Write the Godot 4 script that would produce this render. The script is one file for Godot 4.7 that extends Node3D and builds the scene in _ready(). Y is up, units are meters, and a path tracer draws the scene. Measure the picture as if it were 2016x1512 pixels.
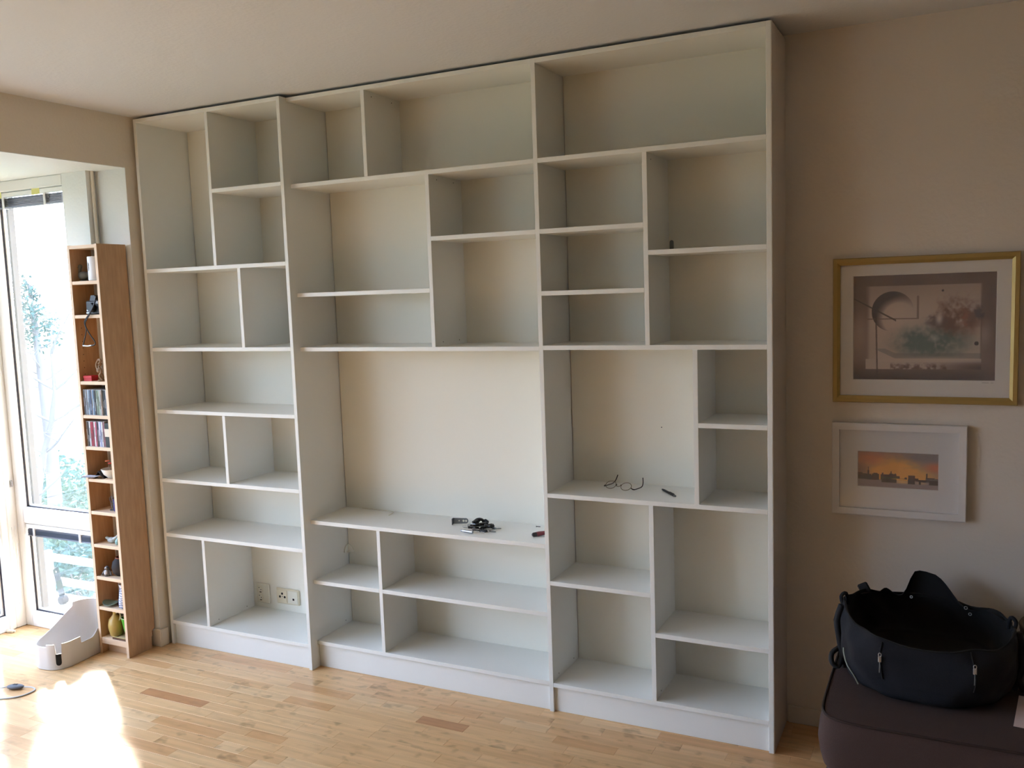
extends Node3D
# A white built-in bookcase along a living-room wall, daylight from a glazed bay on the left.
# Units are metres. x runs along the bookcase, y is up, z comes out of the bookcase into the room.

const T := 0.018            # board thickness
const ZB := -0.274          # face of the back panels
const TOP := 2.616          # height of the bookcase
const CEIL := 2.629
const LINTEL := 2.385
var used := {}
var M := {}
var rng := RandomNumberGenerator.new()


# ------------------------------------------------------------------ mesh building
class Shape:
	var v := PackedVector3Array()
	var n := PackedVector3Array()
	var uv := PackedVector2Array()
	var x := Transform3D.IDENTITY

	func tri(a: Vector3, b: Vector3, c: Vector3, na: Vector3, nb: Vector3, nc: Vector3, ua := Vector2.ZERO, ub := Vector2.ZERO, uc := Vector2.ZERO) -> void:
		var f := (b - a).cross(c - a)
		if f.length_squared() < 1e-20:
			return
		if f.dot(na + nb + nc) > 0.0:
			var t := b; b = c; c = t
			t = nb; nb = nc; nc = t
			var u := ub; ub = uc; uc = u
		v.append(x * a); v.append(x * b); v.append(x * c)
		for k in [na, nb, nc]:
			n.append((x.basis * k).normalized())
		uv.append(ua); uv.append(ub); uv.append(uc)

	func flat(a: Vector3, b: Vector3, c: Vector3, out: Vector3) -> void:
		var f := (b - a).cross(c - a).normalized()
		if f.dot(out) < 0.0:
			f = -f
		tri(a, b, c, f, f, f)

	func quad(a: Vector3, b: Vector3, c: Vector3, d: Vector3, out: Vector3) -> void:
		flat(a, b, c, out); flat(a, c, d, out)

	func quad_uv(a: Vector3, b: Vector3, c: Vector3, d: Vector3, out: Vector3, r := Rect2(0, 0, 1, 1)) -> void:
		# a b c d = bottom left, bottom right, top right, top left
		var p := [Vector2(r.position.x, r.end.y), Vector2(r.end.x, r.end.y), Vector2(r.end.x, r.position.y), r.position]
		tri(a, b, c, out, out, out, p[0], p[1], p[2]); tri(a, c, d, out, out, out, p[0], p[2], p[3])

	# box with chamfered edges between two corners
	func box(lo: Vector3, hi: Vector3, b := 0.0) -> void:
		var c := (lo + hi) * 0.5
		var h := (hi - lo) * 0.5
		b = minf(b, minf(h.x, minf(h.y, h.z)) * 0.9)
		for ax in 3:
			var u := (ax + 1) % 3
			var w := (ax + 2) % 3
			for s in [-1.0, 1.0]:
				var p := []
				for k in [[-1, -1], [1, -1], [1, 1], [-1, 1]]:
					var q := Vector3.ZERO
					q[ax] = s * h[ax]; q[u] = k[0] * (h[u] - b); q[w] = k[1] * (h[w] - b)
					p.append(c + q)
				var o := Vector3.ZERO
				o[ax] = s
				quad(p[0], p[1], p[2], p[3], o)
		if b <= 0.0:
			return
		for ax in 3:
			var u := (ax + 1) % 3
			var w := (ax + 2) % 3
			for su in [-1.0, 1.0]:
				for sw in [-1.0, 1.0]:
					var p := []
					for k in [[-1.0, 0], [1.0, 0], [1.0, 1], [-1.0, 1]]:
						var q := Vector3.ZERO
						q[ax] = k[0] * (h[ax] - b)
						q[u] = su * (h[u] - (0.0 if k[1] == 0 else b))
						q[w] = sw * (h[w] - (b if k[1] == 0 else 0.0))
						p.append(c + q)
					var o := Vector3.ZERO
					o[u] = su; o[w] = sw
					quad(p[0], p[1], p[2], p[3], o)
		for sx in [-1.0, 1.0]:
			for sy in [-1.0, 1.0]:
				for sz in [-1.0, 1.0]:
					var s := Vector3(sx, sy, sz)
					var i := h - Vector3(b, b, b)
					flat(c + s * Vector3(h.x, i.y, i.z), c + s * Vector3(i.x, h.y, i.z), c + s * Vector3(i.x, i.y, h.z), s)

	# a sheet of points: rows upwards, columns round (angle from x towards z) faces outwards
	func grid(rows: Array, closed := true, sgn := 1.0) -> void:
		var nr := rows.size()
		var nc: int = rows[0].size()
		var nn := []
		for i in nr:
			var line := PackedVector3Array()
			for j in nc:
				var l: int = (j - 1 + nc) % nc if closed else maxi(j - 1, 0)
				var r: int = (j + 1) % nc if closed else mini(j + 1, nc - 1)
				var du: Vector3 = rows[i][r] - rows[i][l]
				var dv: Vector3 = rows[mini(i + 1, nr - 1)][j] - rows[maxi(i - 1, 0)][j]
				if du.length() < 1e-7:
					var k := mini(i + 1, nr - 1) if i == 0 else maxi(i - 1, 0)
					du = rows[k][r] - rows[k][l]
				line.append((dv.cross(du) * sgn).normalized())
			nn.append(line)
		for i in nr - 1:
			for j in (nc if closed else nc - 1):
				var k := (j + 1) % nc
				var f0 := Vector2(float(j) / nc, 1.0 - float(i) / (nr - 1))
				var f1 := Vector2(float(j + 1) / nc, 1.0 - float(i + 1) / (nr - 1))
				tri(rows[i][j], rows[i][k], rows[i + 1][k], nn[i][j], nn[i][k], nn[i + 1][k], f0, Vector2(f1.x, f0.y), f1)
				tri(rows[i][j], rows[i + 1][k], rows[i + 1][j], nn[i][j], nn[i + 1][k], nn[i + 1][j], f0, f1, Vector2(f0.x, f1.y))

	func lathe(c: Vector3, profile: Array, segs := 20) -> void:
		var rows := []
		for p in profile:
			var line := PackedVector3Array()
			for j in segs:
				var a := TAU * j / segs
				line.append(c + Vector3(cos(a) * p[0], p[1], sin(a) * p[0]))
			rows.append(line)
		grid(rows)

	func ball(c: Vector3, r: Vector3, segs := 16, rings := 10) -> void:
		var rows := []
		for i in rings + 1:
			var b := PI * (float(i) / rings - 0.5)
			var line := PackedVector3Array()
			for j in segs:
				var a := TAU * j / segs
				line.append(c + Vector3(cos(a) * cos(b) * r.x, sin(b) * r.y, sin(a) * cos(b) * r.z))
			rows.append(line)
		grid(rows)

	# tube along points; r is a number or one radius per point
	func tube(pts: Array, r, sides := 8, closed_path := false) -> void:
		var rows := []
		var count := pts.size()
		var u := Vector3.ZERO
		for i in count:
			var p0: Vector3 = pts[(i - 1 + count) % count] if closed_path else pts[maxi(i - 1, 0)]
			var p1: Vector3 = pts[(i + 1) % count] if closed_path else pts[mini(i + 1, count - 1)]
			var t := (p1 - p0).normalized()
			if u == Vector3.ZERO:
				u = t.cross(Vector3.UP if absf(t.y) < 0.9 else Vector3.RIGHT).normalized()
			u = (u - t * u.dot(t)).normalized()
			var w := u.cross(t)
			var rad: float = r[i] if r is Array else r
			var line := PackedVector3Array()
			for j in sides:
				var a := TAU * j / sides
				line.append(pts[i] + (u * cos(a) + w * sin(a)) * rad)
			rows.append(line)
		if closed_path:
			rows.append(rows[0])
		grid(rows)
		if not closed_path:
			for e in [0, count - 1]:
				var out: Vector3 = pts[e] - pts[1 if e == 0 else count - 2]
				for j in sides:
					flat(pts[e], rows[e][j], rows[e][(j + 1) % sides], out)

	# a flat outline (counter-clockwise or not) in x and y, from z0 to z1
	func prism(poly: PackedVector2Array, z0: float, z1: float) -> void:
		var ids := Geometry2D.triangulate_polygon(poly)
		for k in range(0, ids.size(), 3):
			for z in [z0, z1]:
				var p := []
				for q in 3:
					var w := poly[ids[k + q]]
					p.append(Vector3(w.x, w.y, z))
				flat(p[0], p[1], p[2], Vector3(0, 0, -1 if z == minf(z0, z1) else 1))
		var mid := Vector2.ZERO
		for w in poly:
			mid += w / poly.size()
		var cw := Geometry2D.is_polygon_clockwise(poly)
		for k in poly.size():
			var a := poly[k]
			var b := poly[(k + 1) % poly.size()]
			var o := Vector3(b.y - a.y, a.x - b.x, 0) * (-1.0 if cw else 1.0)
			quad(Vector3(a.x, a.y, z0), Vector3(b.x, b.y, z0), Vector3(b.x, b.y, z1), Vector3(a.x, a.y, z1), o)

	func mesh() -> ArrayMesh:
		var a := []
		a.resize(Mesh.ARRAY_MAX)
		a[Mesh.ARRAY_VERTEX] = v
		a[Mesh.ARRAY_NORMAL] = n
		a[Mesh.ARRAY_TEX_UV] = uv
		var m := ArrayMesh.new()
		m.add_surface_from_arrays(Mesh.PRIMITIVE_TRIANGLES, a)
		return m


func V(x: float, y: float, z: float) -> Vector3:
	return Vector3(x, y, z)

func box(lo: Vector3, hi: Vector3, b := 0.0) -> Shape:
	var s := Shape.new()
	s.box(lo, hi, b)
	return s

func numbered(called: String) -> String:
	var k: int = used.get(called, 0)
	used[called] = k + 1
	return called if k == 0 else "%s_%03d" % [called, k]

func obj(called: String, s, m: Material, parent: Node3D = null) -> MeshInstance3D:
	var o := MeshInstance3D.new()
	o.mesh = s.mesh() if s is Shape else s
	o.material_override = m
	o.cast_shadow = GeometryInstance3D.SHADOW_CASTING_SETTING_ON
	if parent == null:
		o.name = numbered(called)
		add_child(o, true)
	else:
		var k := 0
		var nm := called
		while parent.has_node(nm):
			k += 1
			nm = "%s_%03d" % [called, k]
		o.name = nm
		parent.add_child(o, true)
	return o

func tag(o: Node3D, label: String, category: String, group := "") -> Node3D:
	o.set_meta("label", label)
	o.set_meta("category", category)
	if group:
		o.set_meta("group", group)
	return o

func thing(called: String, label: String, category: String, at := Vector3.ZERO, turn := 0.0, group := "") -> Node3D:
	var o := Node3D.new()
	o.name = numbered(called)
	add_child(o, true)
	o.position = at
	o.rotation.y = turn
	return tag(o, label, category, group)

func struct(called: String, s, m: Material, label := "") -> MeshInstance3D:
	var o := obj(called, s, m)
	o.set_meta("kind", "structure")
	if label:
		o.set_meta("label", label)
	return o

func structure_node(called: String, label := "") -> Node3D:
	var o := Node3D.new()
	o.name = numbered(called)
	add_child(o, true)
	o.set_meta("kind", "structure")
	if label:
		o.set_meta("label", label)
	return o


# ------------------------------------------------------------------ materials
func mat(c: Color, rough := 0.6, metal := 0.0) -> StandardMaterial3D:
	var m := StandardMaterial3D.new()
	m.albedo_color = c
	m.roughness = rough
	m.metallic = metal
	return m

func rgb(r: float, g: float, b: float) -> Color:
	return Color(r / 255.0, g / 255.0, b / 255.0)

func noise_tex(freq: float, seed_: int, lo: Color, hi: Color, normal := false, size := 256, strength := 4.0) -> NoiseTexture2D:
	var f := FastNoiseLite.new()
	f.seed = seed_
	f.frequency = freq
	f.fractal_octaves = 4
	var t := NoiseTexture2D.new()
	t.noise = f
	t.width = size
	t.height = size
	t.seamless = true
	if normal:
		t.as_normal_map = true
		t.bump_strength = strength
	else:
		var g := Gradient.new()
		g.set_color(0, lo)
		g.set_color(1, hi)
		t.color_ramp = g
	return t

func grain_image(w: int, h: int, seed_: int, flame: float, streak: float) -> ImageTexture:
	# wood figure: fine streaks along u, soft blotches and a few darker flames
	var a := FastNoiseLite.new(); a.seed = seed_; a.frequency = 0.02; a.fractal_octaves = 3
	var b := FastNoiseLite.new(); b.seed = seed_ + 7; b.frequency = 0.012; b.fractal_octaves = 3
	var im := Image.create(w, h, false, Image.FORMAT_RGB8)
	for y in h:
		for x in w:
			# repeat in u by blending the two ends
			var k := smoothstep(0.8, 1.0, float(x) / w)
			var s := lerpf(a.get_noise_2d(x * 0.16, y * 2.2), a.get_noise_2d((x - w) * 0.16, y * 2.2), k)
			var fl := lerpf(b.get_noise_2d(x * 0.9, y * 1.3), b.get_noise_2d((x - w) * 0.9, y * 1.3), k)
			var d := clampf((fl - 0.22) * 2.4, 0.0, 1.0) * flame
			var l := 1.0 - streak * (0.5 + 0.9 * s) - d
			im.set_pixel(x, y, Color(clampf(l, 0, 1), clampf(l - d * 0.08 - streak * 0.1 * (0.5 + s), 0, 1), clampf(l - d * 0.18 - streak * 0.25 * (0.5 + s), 0, 1)))
	im.generate_mipmaps()
	return ImageTexture.create_from_image(im)

func make_materials() -> void:
	M.white = mat(rgb(236, 236, 230), 0.42)                       # lacquered bookcase boards
	M.white.roughness_texture = noise_tex(0.02, 3, Color(0.8, 0.8, 0.8), Color(1, 1, 1))
	M.white.uv1_triplanar = true
	M.white_back = mat(rgb(236, 234, 221), 0.55)                  # thin back panels
	M.wall = mat(rgb(230, 220, 203), 0.9)
	M.wall.normal_enabled = true
	M.wall.normal_texture = noise_tex(0.06, 5, Color.BLACK, Color.WHITE, true, 256, 2.0)
	M.wall.normal_scale = 0.25
	M.wall.uv1_triplanar = true
	M.wall.uv1_world_triplanar = true
	M.wall.uv1_scale = V(3, 3, 3)
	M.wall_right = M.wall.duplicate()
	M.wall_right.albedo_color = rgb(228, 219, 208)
	M.ceiling = M.wall.duplicate()
	M.ceiling.albedo_color = rgb(222, 223, 225)
	M.bay = M.wall.duplicate()
	M.bay.albedo_color = rgb(234, 236, 234)
	M.frame = mat(rgb(238, 238, 236), 0.35)                       # window joinery
	M.clad = mat(rgb(82, 78, 78), 0.6)
	M.gasket = mat(rgb(38, 36, 48), 0.7)
	M.glass = mat(Color(0.93, 1.0, 0.98, 0.05), 0.02)
	M.glass.transparency = BaseMaterial3D.TRANSPARENCY_ALPHA
	M.pane = mat(Color(1, 1, 1, 0.04), 0.02)
	M.pane.transparency = BaseMaterial3D.TRANSPARENCY_ALPHA
	M.film = mat(Color(0.95, 0.97, 1.0, 0.16), 0.12)
	M.film.transparency = BaseMaterial3D.TRANSPARENCY_ALPHA
	M.hole = mat(rgb(22, 18, 16), 0.9)
	M.black = mat(rgb(26, 27, 30), 0.45)
	M.steel = mat(rgb(190, 192, 196), 0.3, 0.9)
	M.zinc = mat(rgb(120, 124, 126), 0.38, 0.8)
	M.plastic_white = mat(rgb(226, 222, 204), 0.4)
	M.plastic_cream = mat(rgb(222, 212, 184), 0.4)
	M.bracket = mat(rgb(246, 244, 234), 0.35)
	M.slat = mat(rgb(118, 120, 128), 0.45, 0.3)
	M.tape_white = mat(rgb(222, 222, 222), 0.8)
	M.tape_yellow = mat(rgb(226, 220, 140), 0.7)
	# floor: birch strips, a few tones over two grain pictures
	var g1 := grain_image(768, 192, 11, 0.05, 0.07)
	var g2 := grain_image(768, 192, 29, 0.16, 0.08)
	M.planks = []
	for t in [[236, 194, 142, 0], [233, 189, 136, 0], [229, 183, 130, 1], [239, 200, 150, 1], [222, 172, 119, 0], [234, 191, 139, 1], [202, 148, 101, 0]]:
		var p := mat(rgb(t[0], t[1], t[2]), 0.3)
		p.albedo_texture = g1 if t[3] == 0 else g2
		M.planks.append(p)
	M.subfloor = mat(rgb(120, 92, 62), 0.8)
	# birch veneer of the narrow shelf tower
	M.birch = mat(rgb(200, 160, 120), 0.45)
	M.birch.albedo_texture = noise_tex(0.02, 17, Color(0.9, 0.88, 0.85), Color(1, 1, 1))
	M.birch.uv1_triplanar = true
	M.birch.uv1_scale = V(9, 1.1, 9)
	M.birch_edge = mat(rgb(226, 196, 164), 0.5)
	M.fabric = mat(rgb(88, 69, 65), 0.95)
	M.fabric.albedo_texture = noise_tex(0.35, 21, Color(0.82, 0.82, 0.82), Color(1, 1, 1))
	M.fabric.normal_enabled = true
	M.fabric.normal_texture = noise_tex(0.4, 22, Color.BLACK, Color.WHITE, true, 256, 6.0)
	M.fabric.uv1_triplanar = true
	M.fabric.uv1_scale = V(6, 6, 6)
	M.piping = mat(rgb(52, 38, 34), 0.9)
	M.navy = mat(rgb(11, 15, 27), 0.85)
	M.navy.normal_enabled = true
	M.navy.normal_texture = noise_tex(0.3, 31, Color.BLACK, Color.WHITE, true, 256, 5.0)
	M.navy.uv1_triplanar = true
	M.navy.uv1_scale = V(8, 8, 8)
	M.lining = mat(rgb(14, 15, 18), 0.9)
	M.webbing = mat(rgb(18, 20, 26), 0.8)
	M.reflect = mat(rgb(150, 160, 150), 0.5)
	M.grey_plastic = mat(rgb(212, 208, 204), 0.45)
	M.gold = mat(rgb(184, 158, 98), 0.45, 0.5)
	M.gold.roughness_texture = noise_tex(0.05, 41, Color(0.7, 0.7, 0.7), Color(1, 1, 1))
	M.gold.uv1_triplanar = true
	M.mount = mat(rgb(228, 222, 216), 0.9)
	M.cord = mat(rgb(196, 194, 194), 0.5)
	M.cord_dark = mat(rgb(92, 90, 92), 0.5)


# ------------------------------------------------------------------ scene
func _ready() -> void:
	rng.seed = 20240
	# camera
	var cam := Camera3D.new()
	cam.name = "camera"
	cam.fov = rad_to_deg(2.0 * atan(756.0 / 1762.16))
	cam.near = 0.05
	cam.far = 200.0
	add_child(cam)
	cam.transform = Transform3D(Basis(Vector3.UP, deg_to_rad(26.277)) * Basis(Vector3.RIGHT, deg_to_rad(-5.8735)) * Basis(Vector3.BACK, deg_to_rad(-1.9507)), V(3.5585, 1.7286, 3.2255))
	cam.current = true
	# sky and exposure
	var sky_m := ProceduralSkyMaterial.new()
	sky_m.sky_top_color = Color(0.69, 0.81, 1.0)
	sky_m.sky_horizon_color = Color(0.88, 0.925, 1.0)
	sky_m.sky_curve = 0.25
	sky_m.ground_bottom_color = Color(0.42, 0.46, 0.42)
	sky_m.ground_horizon_color = Color(0.7, 0.74, 0.72)
	sky_m.sun_angle_max = 0.0
	var sky := Sky.new()
	sky.sky_material = sky_m
	var env := Environment.new()
	env.background_mode = Environment.BG_SKY
	env.sky = sky
	env.background_energy_multiplier = 17.0
	env.tonemap_mode = Environment.TONE_MAPPER_LINEAR
	env.tonemap_exposure = 0.86
	env.sdfgi_enabled = true
	env.ssao_enabled = true
	env.ssil_enabled = true
	var we := WorldEnvironment.new()
	we.name = "world_environment"
	we.environment = env
	add_child(we)
	# low sun through the bay
	var sun := DirectionalLight3D.new()
	sun.name = "sun"
	sun.light_color = Color(1.0, 0.95, 0.88)
	sun.light_energy = 12.0
	sun.light_angular_distance = 7.0
	sun.shadow_enabled = true
	add_child(sun)
	var el := deg_to_rad(25.0)
	sun.look_at_from_position(Vector3.ZERO, V(0.812 * cos(el), -sin(el), 0.584 * cos(el)), Vector3.UP)

	make_materials()
	build_room()
	build_floor()
	build_windows()
	build_outside()
	build_bookcase()
	build_tower()
	build_pictures()
	build_ottoman_and_bag()
	build_storage_box()
	build_small_things()


# ------------------------------------------------------------------ the room
const BAY_X := -0.985       # inner face of the bay's side windows
const BAY_Z := 0.15         # inner face of the bay's end window
const BAY_END := 4.4       # far end of the bay
const ROOM_X := 9.0
const ROOM_Z := 9.5

func build_room() -> void:
	struct("wall_back", box(V(-0.3, -0.3, -0.48), V(ROOM_X + 0.2, CEIL + 0.2, -0.28)), M.wall_right)
	var s := box(V(-0.3, -0.3, -0.28), V(-0.02, CEIL + 0.2, 0.095))           # pier beside the bookcase
	s.box(V(-0.22, LINTEL, 0.095), V(-0.02, CEIL + 0.2, BAY_END))            # over the bay opening
	s.box(V(-0.22, -0.3, BAY_END), V(-0.02, CEIL + 0.2, ROOM_Z + 0.2))
	struct("wall_left", s, M.wall)
	struct("wall_right", box(V(ROOM_X, -0.3, -0.28), V(ROOM_X + 0.2, CEIL + 0.2, ROOM_Z + 0.2)), M.wall)
	struct("wall_front", box(V(-0.22, -0.3, ROOM_Z), V(ROOM_X, CEIL + 0.2, ROOM_Z + 0.2)), M.wall)
	struct("ceiling", box(V(-0.3, CEIL, -0.48), V(ROOM_X + 0.2, CEIL + 0.25, ROOM_Z + 0.2)), M.ceiling)
	# the bay: its ceiling, its plaster beside the end window and the wall at its far end
	struct("trim_1", box(V(-1.2, LINTEL, 0.0), V(-0.22, CEIL + 0.15, BAY_END + 0.2)), M.bay, "white ceiling of the glazed bay")
	struct("wall_bay", box(V(-0.405, -0.3, 0.0), V(-0.23, LINTEL, BAY_Z)), M.bay, "white plaster strip beside the tall bay window")
	struct("wall_bay_end", box(V(-1.2, -0.3, BAY_END), V(-0.22, LINTEL, BAY_END + 0.2)), M.bay)
	# white lining of the reveal
	struct("trim_2", box(V(-0.229, 0.0, 0.095), V(-0.0195, LINTEL, 0.0975), 0.001), M.bay, "white jamb lining of the bay opening")
	struct("trim_5", box(V(-0.22, LINTEL - 0.002, 0.0975), V(-0.0195, LINTEL + 0.001, BAY_END), 0.0005), M.bay, "white lining under the lintel of the bay opening")
	s = Shape.new()
	s.tube([V(-0.219, 0.0, 0.122), V(-0.219, LINTEL, 0.122)], 0.008, 10)
	struct("trim_3", s, M.wall, "slim painted pipe in the corner of the bay")
	# skirting
	s = box(V(-0.02, 0.0, 0.052), V(-0.009, 0.09, 0.1), 0.003)
	s.box(V(-0.2, 0.0, 0.0975), V(-0.009, 0.09, 0.106), 0.003)
	struct("baseboard_left", s, M.wall)
	struct("baseboard_back", box(V(3.0, 0.0, -0.28), V(ROOM_X, 0.07, -0.268), 0.003), M.wall_right)
	struct("baseboard_right", box(V(ROOM_X - 0.012, 0.0, -0.268), V(ROOM_X, 0.07, ROOM_Z), 0.003), M.wall)

func build_floor() -> void:
	var s := box(V(-0.3, -0.3, -0.28), V(ROOM_X, -0.012, ROOM_Z))
	s.box(V(-1.2, -0.3, 0.02), V(-0.3, -0.012, BAY_END))
	var f := struct("floor", s, M.subfloor, "light birch strip parquet floor")
	var rest := Shape.new()
	var pitch := 0.06
	var row := -5
	# strips that the photograph tells apart by their tone: row -> [x0, x1, material]
	var known := {8: [[0.32, 0.685, 6]], 12: [[0.997, 1.123, 3]], 5: [[0.98, 1.222, 4]], 2: [[1.94, 2.147, 3]], 3: [[2.02, 2.194, 1], [2.2, 2.45, 4]], 4: [[1.62, 1.84, 6]]}
	while true:
		var z0 := -0.005 + pitch * row
		if z0 > ROOM_Z:
			break
		var z1 := z0 + pitch
		var left := -0.984 if z1 > 0.1 and z1 < BAY_END else -0.018
		var x := left - rng.randf() * 0.3
		var fixed: Array = known.get(row, [])
		while x < ROOM_X:
			var x1 := x + rng.randf_range(0.16, 0.5)
			var k := [0, 1, 1, 2, 3, 5, 4, 5, 5, 0, 1, 2][rng.randi() % 12] as int
			for q in fixed:
				if x >= q[0] - 1e-4 and x < q[1] - 0.02:
					x1 = q[1]; k = q[2]
				elif x < q[0] and x1 > q[0] - 0.1:
					x1 = q[0]
			var a := maxf(x, left)
			var b := minf(x1, ROOM_X)
			if b - a > 0.004 and z1 > -0.28:
				var seen := z0 < 1.36 - 0.42 * a and a < 3.2 and z1 > 0.03 - (0.14 if a > 0.3 else 0.0) - 0.16 * float(a > 2.9)
				plank(f if seen else null, rest, a, b, z0, z1, k)
			x = x1
		row += 1
	var o := obj("parquet_field", rest, M.planks[1], f)
	o.set_meta("kind", "stuff")

func plank(f, rest: Shape, x0: float, x1: float, z0: float, z1: float, k: int) -> void:
	var s: Shape = rest if f == null else Shape.new()
	var g := 0.0002
	var b := 0.0005
	var y := rng.randf_range(-0.0002, 0.0)
	z0 = maxf(z0, -0.279)
	var lo := V(x0 + g, -0.012, z0 + g)
	var hi := V(x1 - g, y, z1 - g)
	var t := [V(lo.x + b, y, hi.z - b), V(hi.x - b, y, hi.z - b), V(hi.x - b, y, lo.z + b), V(lo.x + b, y, lo.z + b)]
	var e := [V(lo.x, y - b, hi.z), V(hi.x, y - b, hi.z), V(hi.x, y - b, lo.z), V(lo.x, y - b, lo.z)]
	var u := rng.randf()
	var w := rng.randf()
	s.quad_uv(t[0], t[1], t[2], t[3], Vector3.UP, Rect2(u, w, (x1 - x0) / 1.0, 0.06 / 0.25))
	for i in 4:
		var j := (i + 1) % 4
		var out: Vector3 = (e[i] + e[j]) * 0.5 - (lo + hi) * 0.5
		out.y = 0
		s.quad(e[i], e[j], t[j], t[i], out.normalized() + Vector3.UP)
		s.quad(e[i] - V(0, 0.008, 0), e[j] - V(0, 0.008, 0), e[j], e[i], out)
	if f != null:
		obj("floor_plank", s, M.planks[k], f)


# ------------------------------------------------------------------ windows
const SILL := 0.08
const MID0 := 0.575
const MID1 := 0.66
const HEAD := 2.33

# local axes: x along the window, z = 0 its inner face, outside is -z
func window_unit(w: float, left: float, right: float, at: Vector3, turn: float) -> Node3D:
	var o := structure_node("window_1" if turn == 0.0 else "window_2")
	o.position = at
	o.rotation.y = turn
	var d0 := -0.0615
	var d1 := -0.095
	obj("upright", box(V(0, 0, d0), V(left, LINTEL, 0), 0.004), M.frame, o)
	obj("upright", box(V(w - right, 0, d0), V(w, LINTEL, 0), 0.004), M.frame, o)
	obj("sill", box(V(left, 0, d0), V(w - right, SILL, 0), 0.004), M.frame, o)
	obj("transom", box(V(left, MID0, d0), V(w - right, MID1, 0), 0.006), M.frame, o)
	obj("head", box(V(left, HEAD, d0), V(w - right, LINTEL, 0), 0.004), M.frame, o)
	for y in [[SILL, MID0], [MID1, HEAD]]:
		# stepped sash, its dark rubber seal, the metal cladding outside and the pane
		var s := box(V(left, y[0], -0.05), V(left + 0.012, y[1], -0.036), 0.002)
		s.box(V(w - right - 0.012, y[0], -0.05), V(w - right, y[1], -0.036), 0.002)
		s.box(V(left + 0.012, y[0], -0.05), V(w - right - 0.012, y[0] + 0.012, -0.036), 0.002)
		s.box(V(left + 0.012, y[1] - 0.012, -0.05), V(w - right - 0.012, y[1], -0.036), 0.002)
		obj("sash", s, M.frame, o)
		s = box(V(left, y[0], -0.036), V(left + 0.004, y[1], -0.028))
		s.box(V(w - right - 0.004, y[0], -0.036), V(w - right, y[1], -0.028))
		s.box(V(left, y[0], -0.036), V(w - right, y[0] + 0.004, -0.028))
		obj("seal", s, M.gasket, o)
		s = box(V(left - 0.004, y[0], d1), V(left + 0.014, y[1], d0), 0.001)
		s.box(V(w - right - 0.012, y[0], d1), V(w - right + 0.004, y[1], d0), 0.001)
		obj("cladding", s, M.clad, o)
		obj("pane", box(V(left + 0.002, y[0] + 0.002, -0.044), V(w - right - 0.002, y[1] - 0.002, -0.040)), M.glass, o)
	return o

func blind(label: String, x0: float, x1: float, y_top: float, z: float, slats: int, yellow: bool, tapes: Array, at := Vector3.ZERO, turn := 0.0) -> void:
	var o := thing("venetian_blind", label, "blind", at, turn)
	obj("head_rail", box(V(x0, y_top - 0.022, z - 0.012), V(x1, y_top, z + 0.012), 0.002), M.frame, o)
	for k in slats:
		var y := y_top - 0.026 - 0.007 * k
		var s := Shape.new()
		var rows := []
		for i in 5:
			var u := i / 4.0 - 0.5
			rows.append(PackedVector3Array([V(x0 + 0.012, y - 0.004 * (1 - 4 * u * u) * -1.0 - 0.004, z + u * 0.024), V(x1 - 0.012, y - 0.004 * (1 - 4 * u * u) * -1.0 - 0.004, z + u * 0.024)]))
		s.grid(rows, false, -1.0)
		var low := []
		for r in rows:
			low.append(PackedVector3Array([r[0] - V(0, 0.0042, 0), r[1] - V(0, 0.0042, 0)]))
		s.grid(low, false, 1.0)
		obj("slat", s, M.slat, o)
	var yb := y_top - 0.03 - 0.007 * slats
	obj("bottom_rail", box(V(x0 + 0.01, yb - 0.007, z - 0.012), V(x1 - 0.01, yb, z + 0.012), 0.002), M.slat, o)
	for x in tapes:
		obj("ladder_tape", box(V(x - 0.008, yb - 0.009, z - 0.0135), V(x + 0.008, y_top - 0.02, z + 0.0145), 0.001), M.tape_white, o)
	if yellow:
		for x in [x0 + 0.018, x0 + 0.315]:
			obj("yellow_tape", box(V(x - 0.03, y_top - 0.026, z + 0.0121), V(x + 0.03, y_top + 0.004, z + 0.0128)), M.tape_yellow, o)

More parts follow.
